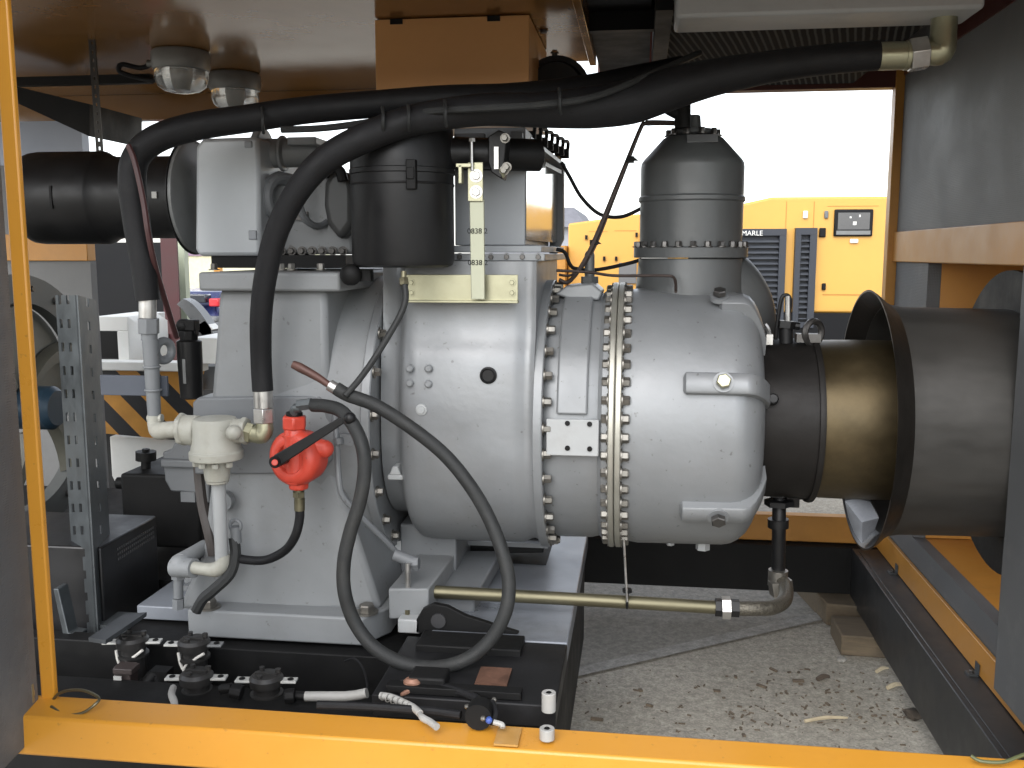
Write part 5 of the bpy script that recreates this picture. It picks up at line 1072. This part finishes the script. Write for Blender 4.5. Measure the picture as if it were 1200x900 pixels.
# far pale building behind the gap, with goods
fbd = thing('distant_shed', (p(235,300,40).x,40,0), 'pale yellowish building far away in the gap right of the green post', 'building')
a, b = p(195,322,40), p(300,292,40)
part(MB().box((a.x,40,0),(b.x,50,3.2)), 'wall', M('pale_cream_wall', (.62,.60,.42), .8), fbd)
part(MB().box((a.x,39.9,1.5),(b.x-1.9,39.99,2.4)), 'window', M('shed_window', (.25,.16,.24), .3), fbd)
part(MB().box((a.x-.5,39.5,3.201),(b.x+.5,50.5,3.7)), 'roof', WHITE, fbd)
yp = p(250,300,20); tag(MB().box((yp.x,20,0),(yp.x+.14,20.14,2.4)).obj('yellow_post', YEL), 'distant yellow post in the gap under the blower housing', 'post')
# blue car seen from behind
YCr = 15.0
car = thing('parked_car', p(234,375,YCr), 'dark blue parked car with a red tail lamp in the gap left of the pedestal', 'car')
c0 = p(196,375,YCr); c1 = p(252,337,YCr); w0 = c0.x-.4; w1 = c1.x+.06; z0 = c0.z; zt_c = p(0,341,YCr).z
zq = z0+.0; hgt = zt_c-z0
part(MB().prism([V(w0,YCr+.5,zt_c),V(w1-.14,YCr+.5,zt_c),V(w1-.04,YCr,z0+hgt*.55),V(w1,YCr-.02,z0+hgt*.25),V(w1,YCr,max(.18,z0-.1)),V(w0,YCr,max(.18,z0-.1)),V(w0,YCr,z0+hgt*.55)],(0,3.6,0)), 'car_body', CARB, car, bevel=.05)
part(MB().box((w0+.2,YCr-.03,z0+hgt*.62),(w1-.22,YCr+.2,z0+hgt*.92)), 'rear_window', DGLASS, car, bevel=.02)
part(MB().box((w1-.16,YCr-.05,z0+hgt*.50),(w1+.01,YCr+.2,z0+hgt*.78)), 'tail_lamp', TAIL, car, bevel=.02)
part(MB().box((w0+.3,YCr-.04,z0+hgt*.34),(w1-.5,YCr+.1,z0+hgt*.46)), 'number_plate', DGLASS, car)
part(MB().box((w0,YCr-.12,z0-.02),(w1,YCr+.1,z0+hgt*.16)), 'bumper', GREYD, car, bevel=.03)
for x in (w0+.15,w1-.3): part(MB().cyl(V(x,YCr+.75,.32),V(x+.22,YCr+.75,.32),.32,n=24), 'wheel', TYRE, car)
# grey hood and its dark pallet box
YB2 = 5.6
hd = MB(); rg = []
for k in range(8):
    t = k/7; x = 214+36*t; y = 350+ (40*t**1.6)
    q = p(x,y,YB2); rg.append([q, q+V(-.04-.02*k/7,0,-.035-.03*math.sin(3.1*t)), q+V(-.04,.10,-.03), q+V(0,.10,0)])
tag(hd.rings(rg).obj('plastic_hood', GREYPL), 'curved grey plastic hood in the gap below the blue car', 'hood')
tag(MB().prism([p(226,384,YB2),p(240,376,YB2),p(250,386,YB2),p(236,391,YB2)],(0,.1,0)).obj('white_bag', WHITE), 'small white bag under the curved grey hood', 'bag')
tag(MB().box(*bgbox(215,384,249,399,YB2,.5)).obj('dark_crate', M('crate_grey', (.10,.10,.10), .6), bevel=.01), 'dark grey crate carrying the white bag', 'crate')
# white machine with a hazard striped panel
YW = 5.2
wm = thing('white_vehicle', p(150,520,YW), 'white works vehicle end with hazard stripes on its panel, seen left under the trailer', 'vehicle')
a, b = p(52,513,YW), p(238,431,YW)
hz = MB(); hz.prism([V(a.x,YW,b.z),V(b.x,YW,b.z),V(b.x-.10,YW,a.z+.08),V(p(205,0,YW).x,YW,a.z),V(a.x,YW,p(0,500,YW).z)],(0,.03,0)); part(hz, 'hazard_panel', HAZ, wm)
a, b = p(112,433,YW-.02), p(215,424,YW-.02); part(MB().box((a.x-.4,YW-.06,a.z),(b.x+.12,YW+.05,b.z)), 'white_ledge', WHITE, wm, bevel=.006)
wb_ = MB()
a, b = p(116,424,YW+.05), p(155,371,YW+.05)
fr1, fr2 = p(137,388,YW+.05), p(116,424,YW+.05)
wb_.box((a.x,YW+.05,fr1.z),(b.x-.03,YW+.5,b.z)).box((fr1.x,YW+.05,a.z+.002),(b.x-.03,YW+.5,fr1.z)).prism([V(b.x-.031,YW+.05,a.z+.002),V(b.x,YW+.12,a.z+.002),V(b.x,YW+.12,b.z-.05),V(b.x-.031,YW+.05,b.z)],(0,.35,0))
part(wb_, 'white_frame', WHITE, wm, bevel=.004)
part(MB().box((a.x-.3,YW+.25,a.z),(fr1.x,YW+.4,fr1.z)), 'dark_inside', BLACKM, wm)
a, b = p(226,426,YW-.1), p(254,396,YW-.1)
part(MB().prism([V(a.x,YW-.1,a.z),V(p(248,0,YW-.1).x,YW-.1,a.z),V(b.x,YW-.1,b.z),V(a.x,YW-.1,b.z)],(0,.4,0)), 'white_box', WHITE, wm, bevel=.004)
part(MB().box((p(205,0,YW).x,YW+.1,p(0,428,YW).z),(p(250,0,YW).x,YW+.4,p(0,455,YW).z)), 'grey_block', GREYD, wm)
a, b = p(129,578,YW+.02), p(216,515,YW+.02)
part(MB().prism([V(a.x+.04,YW+.05,.18),V(b.x+.2,YW+.05,.18),V(b.x+.2,YW+.05,b.z),V(a.x,YW+.05,b.z),V(a.x,YW+.05,a.z+.1)],(0,.5,0)), 'lower_panel', WHITE, wm, bevel=.006)
for k in (0,1):
    q = V(p(150,0,YW).x-.5+k*1.1,YW+.35,.28); part(MB().cyl(q+V(0,-.1,0),q+V(0,.1,0),.28,n=24), 'wheel', TYRE, wm)
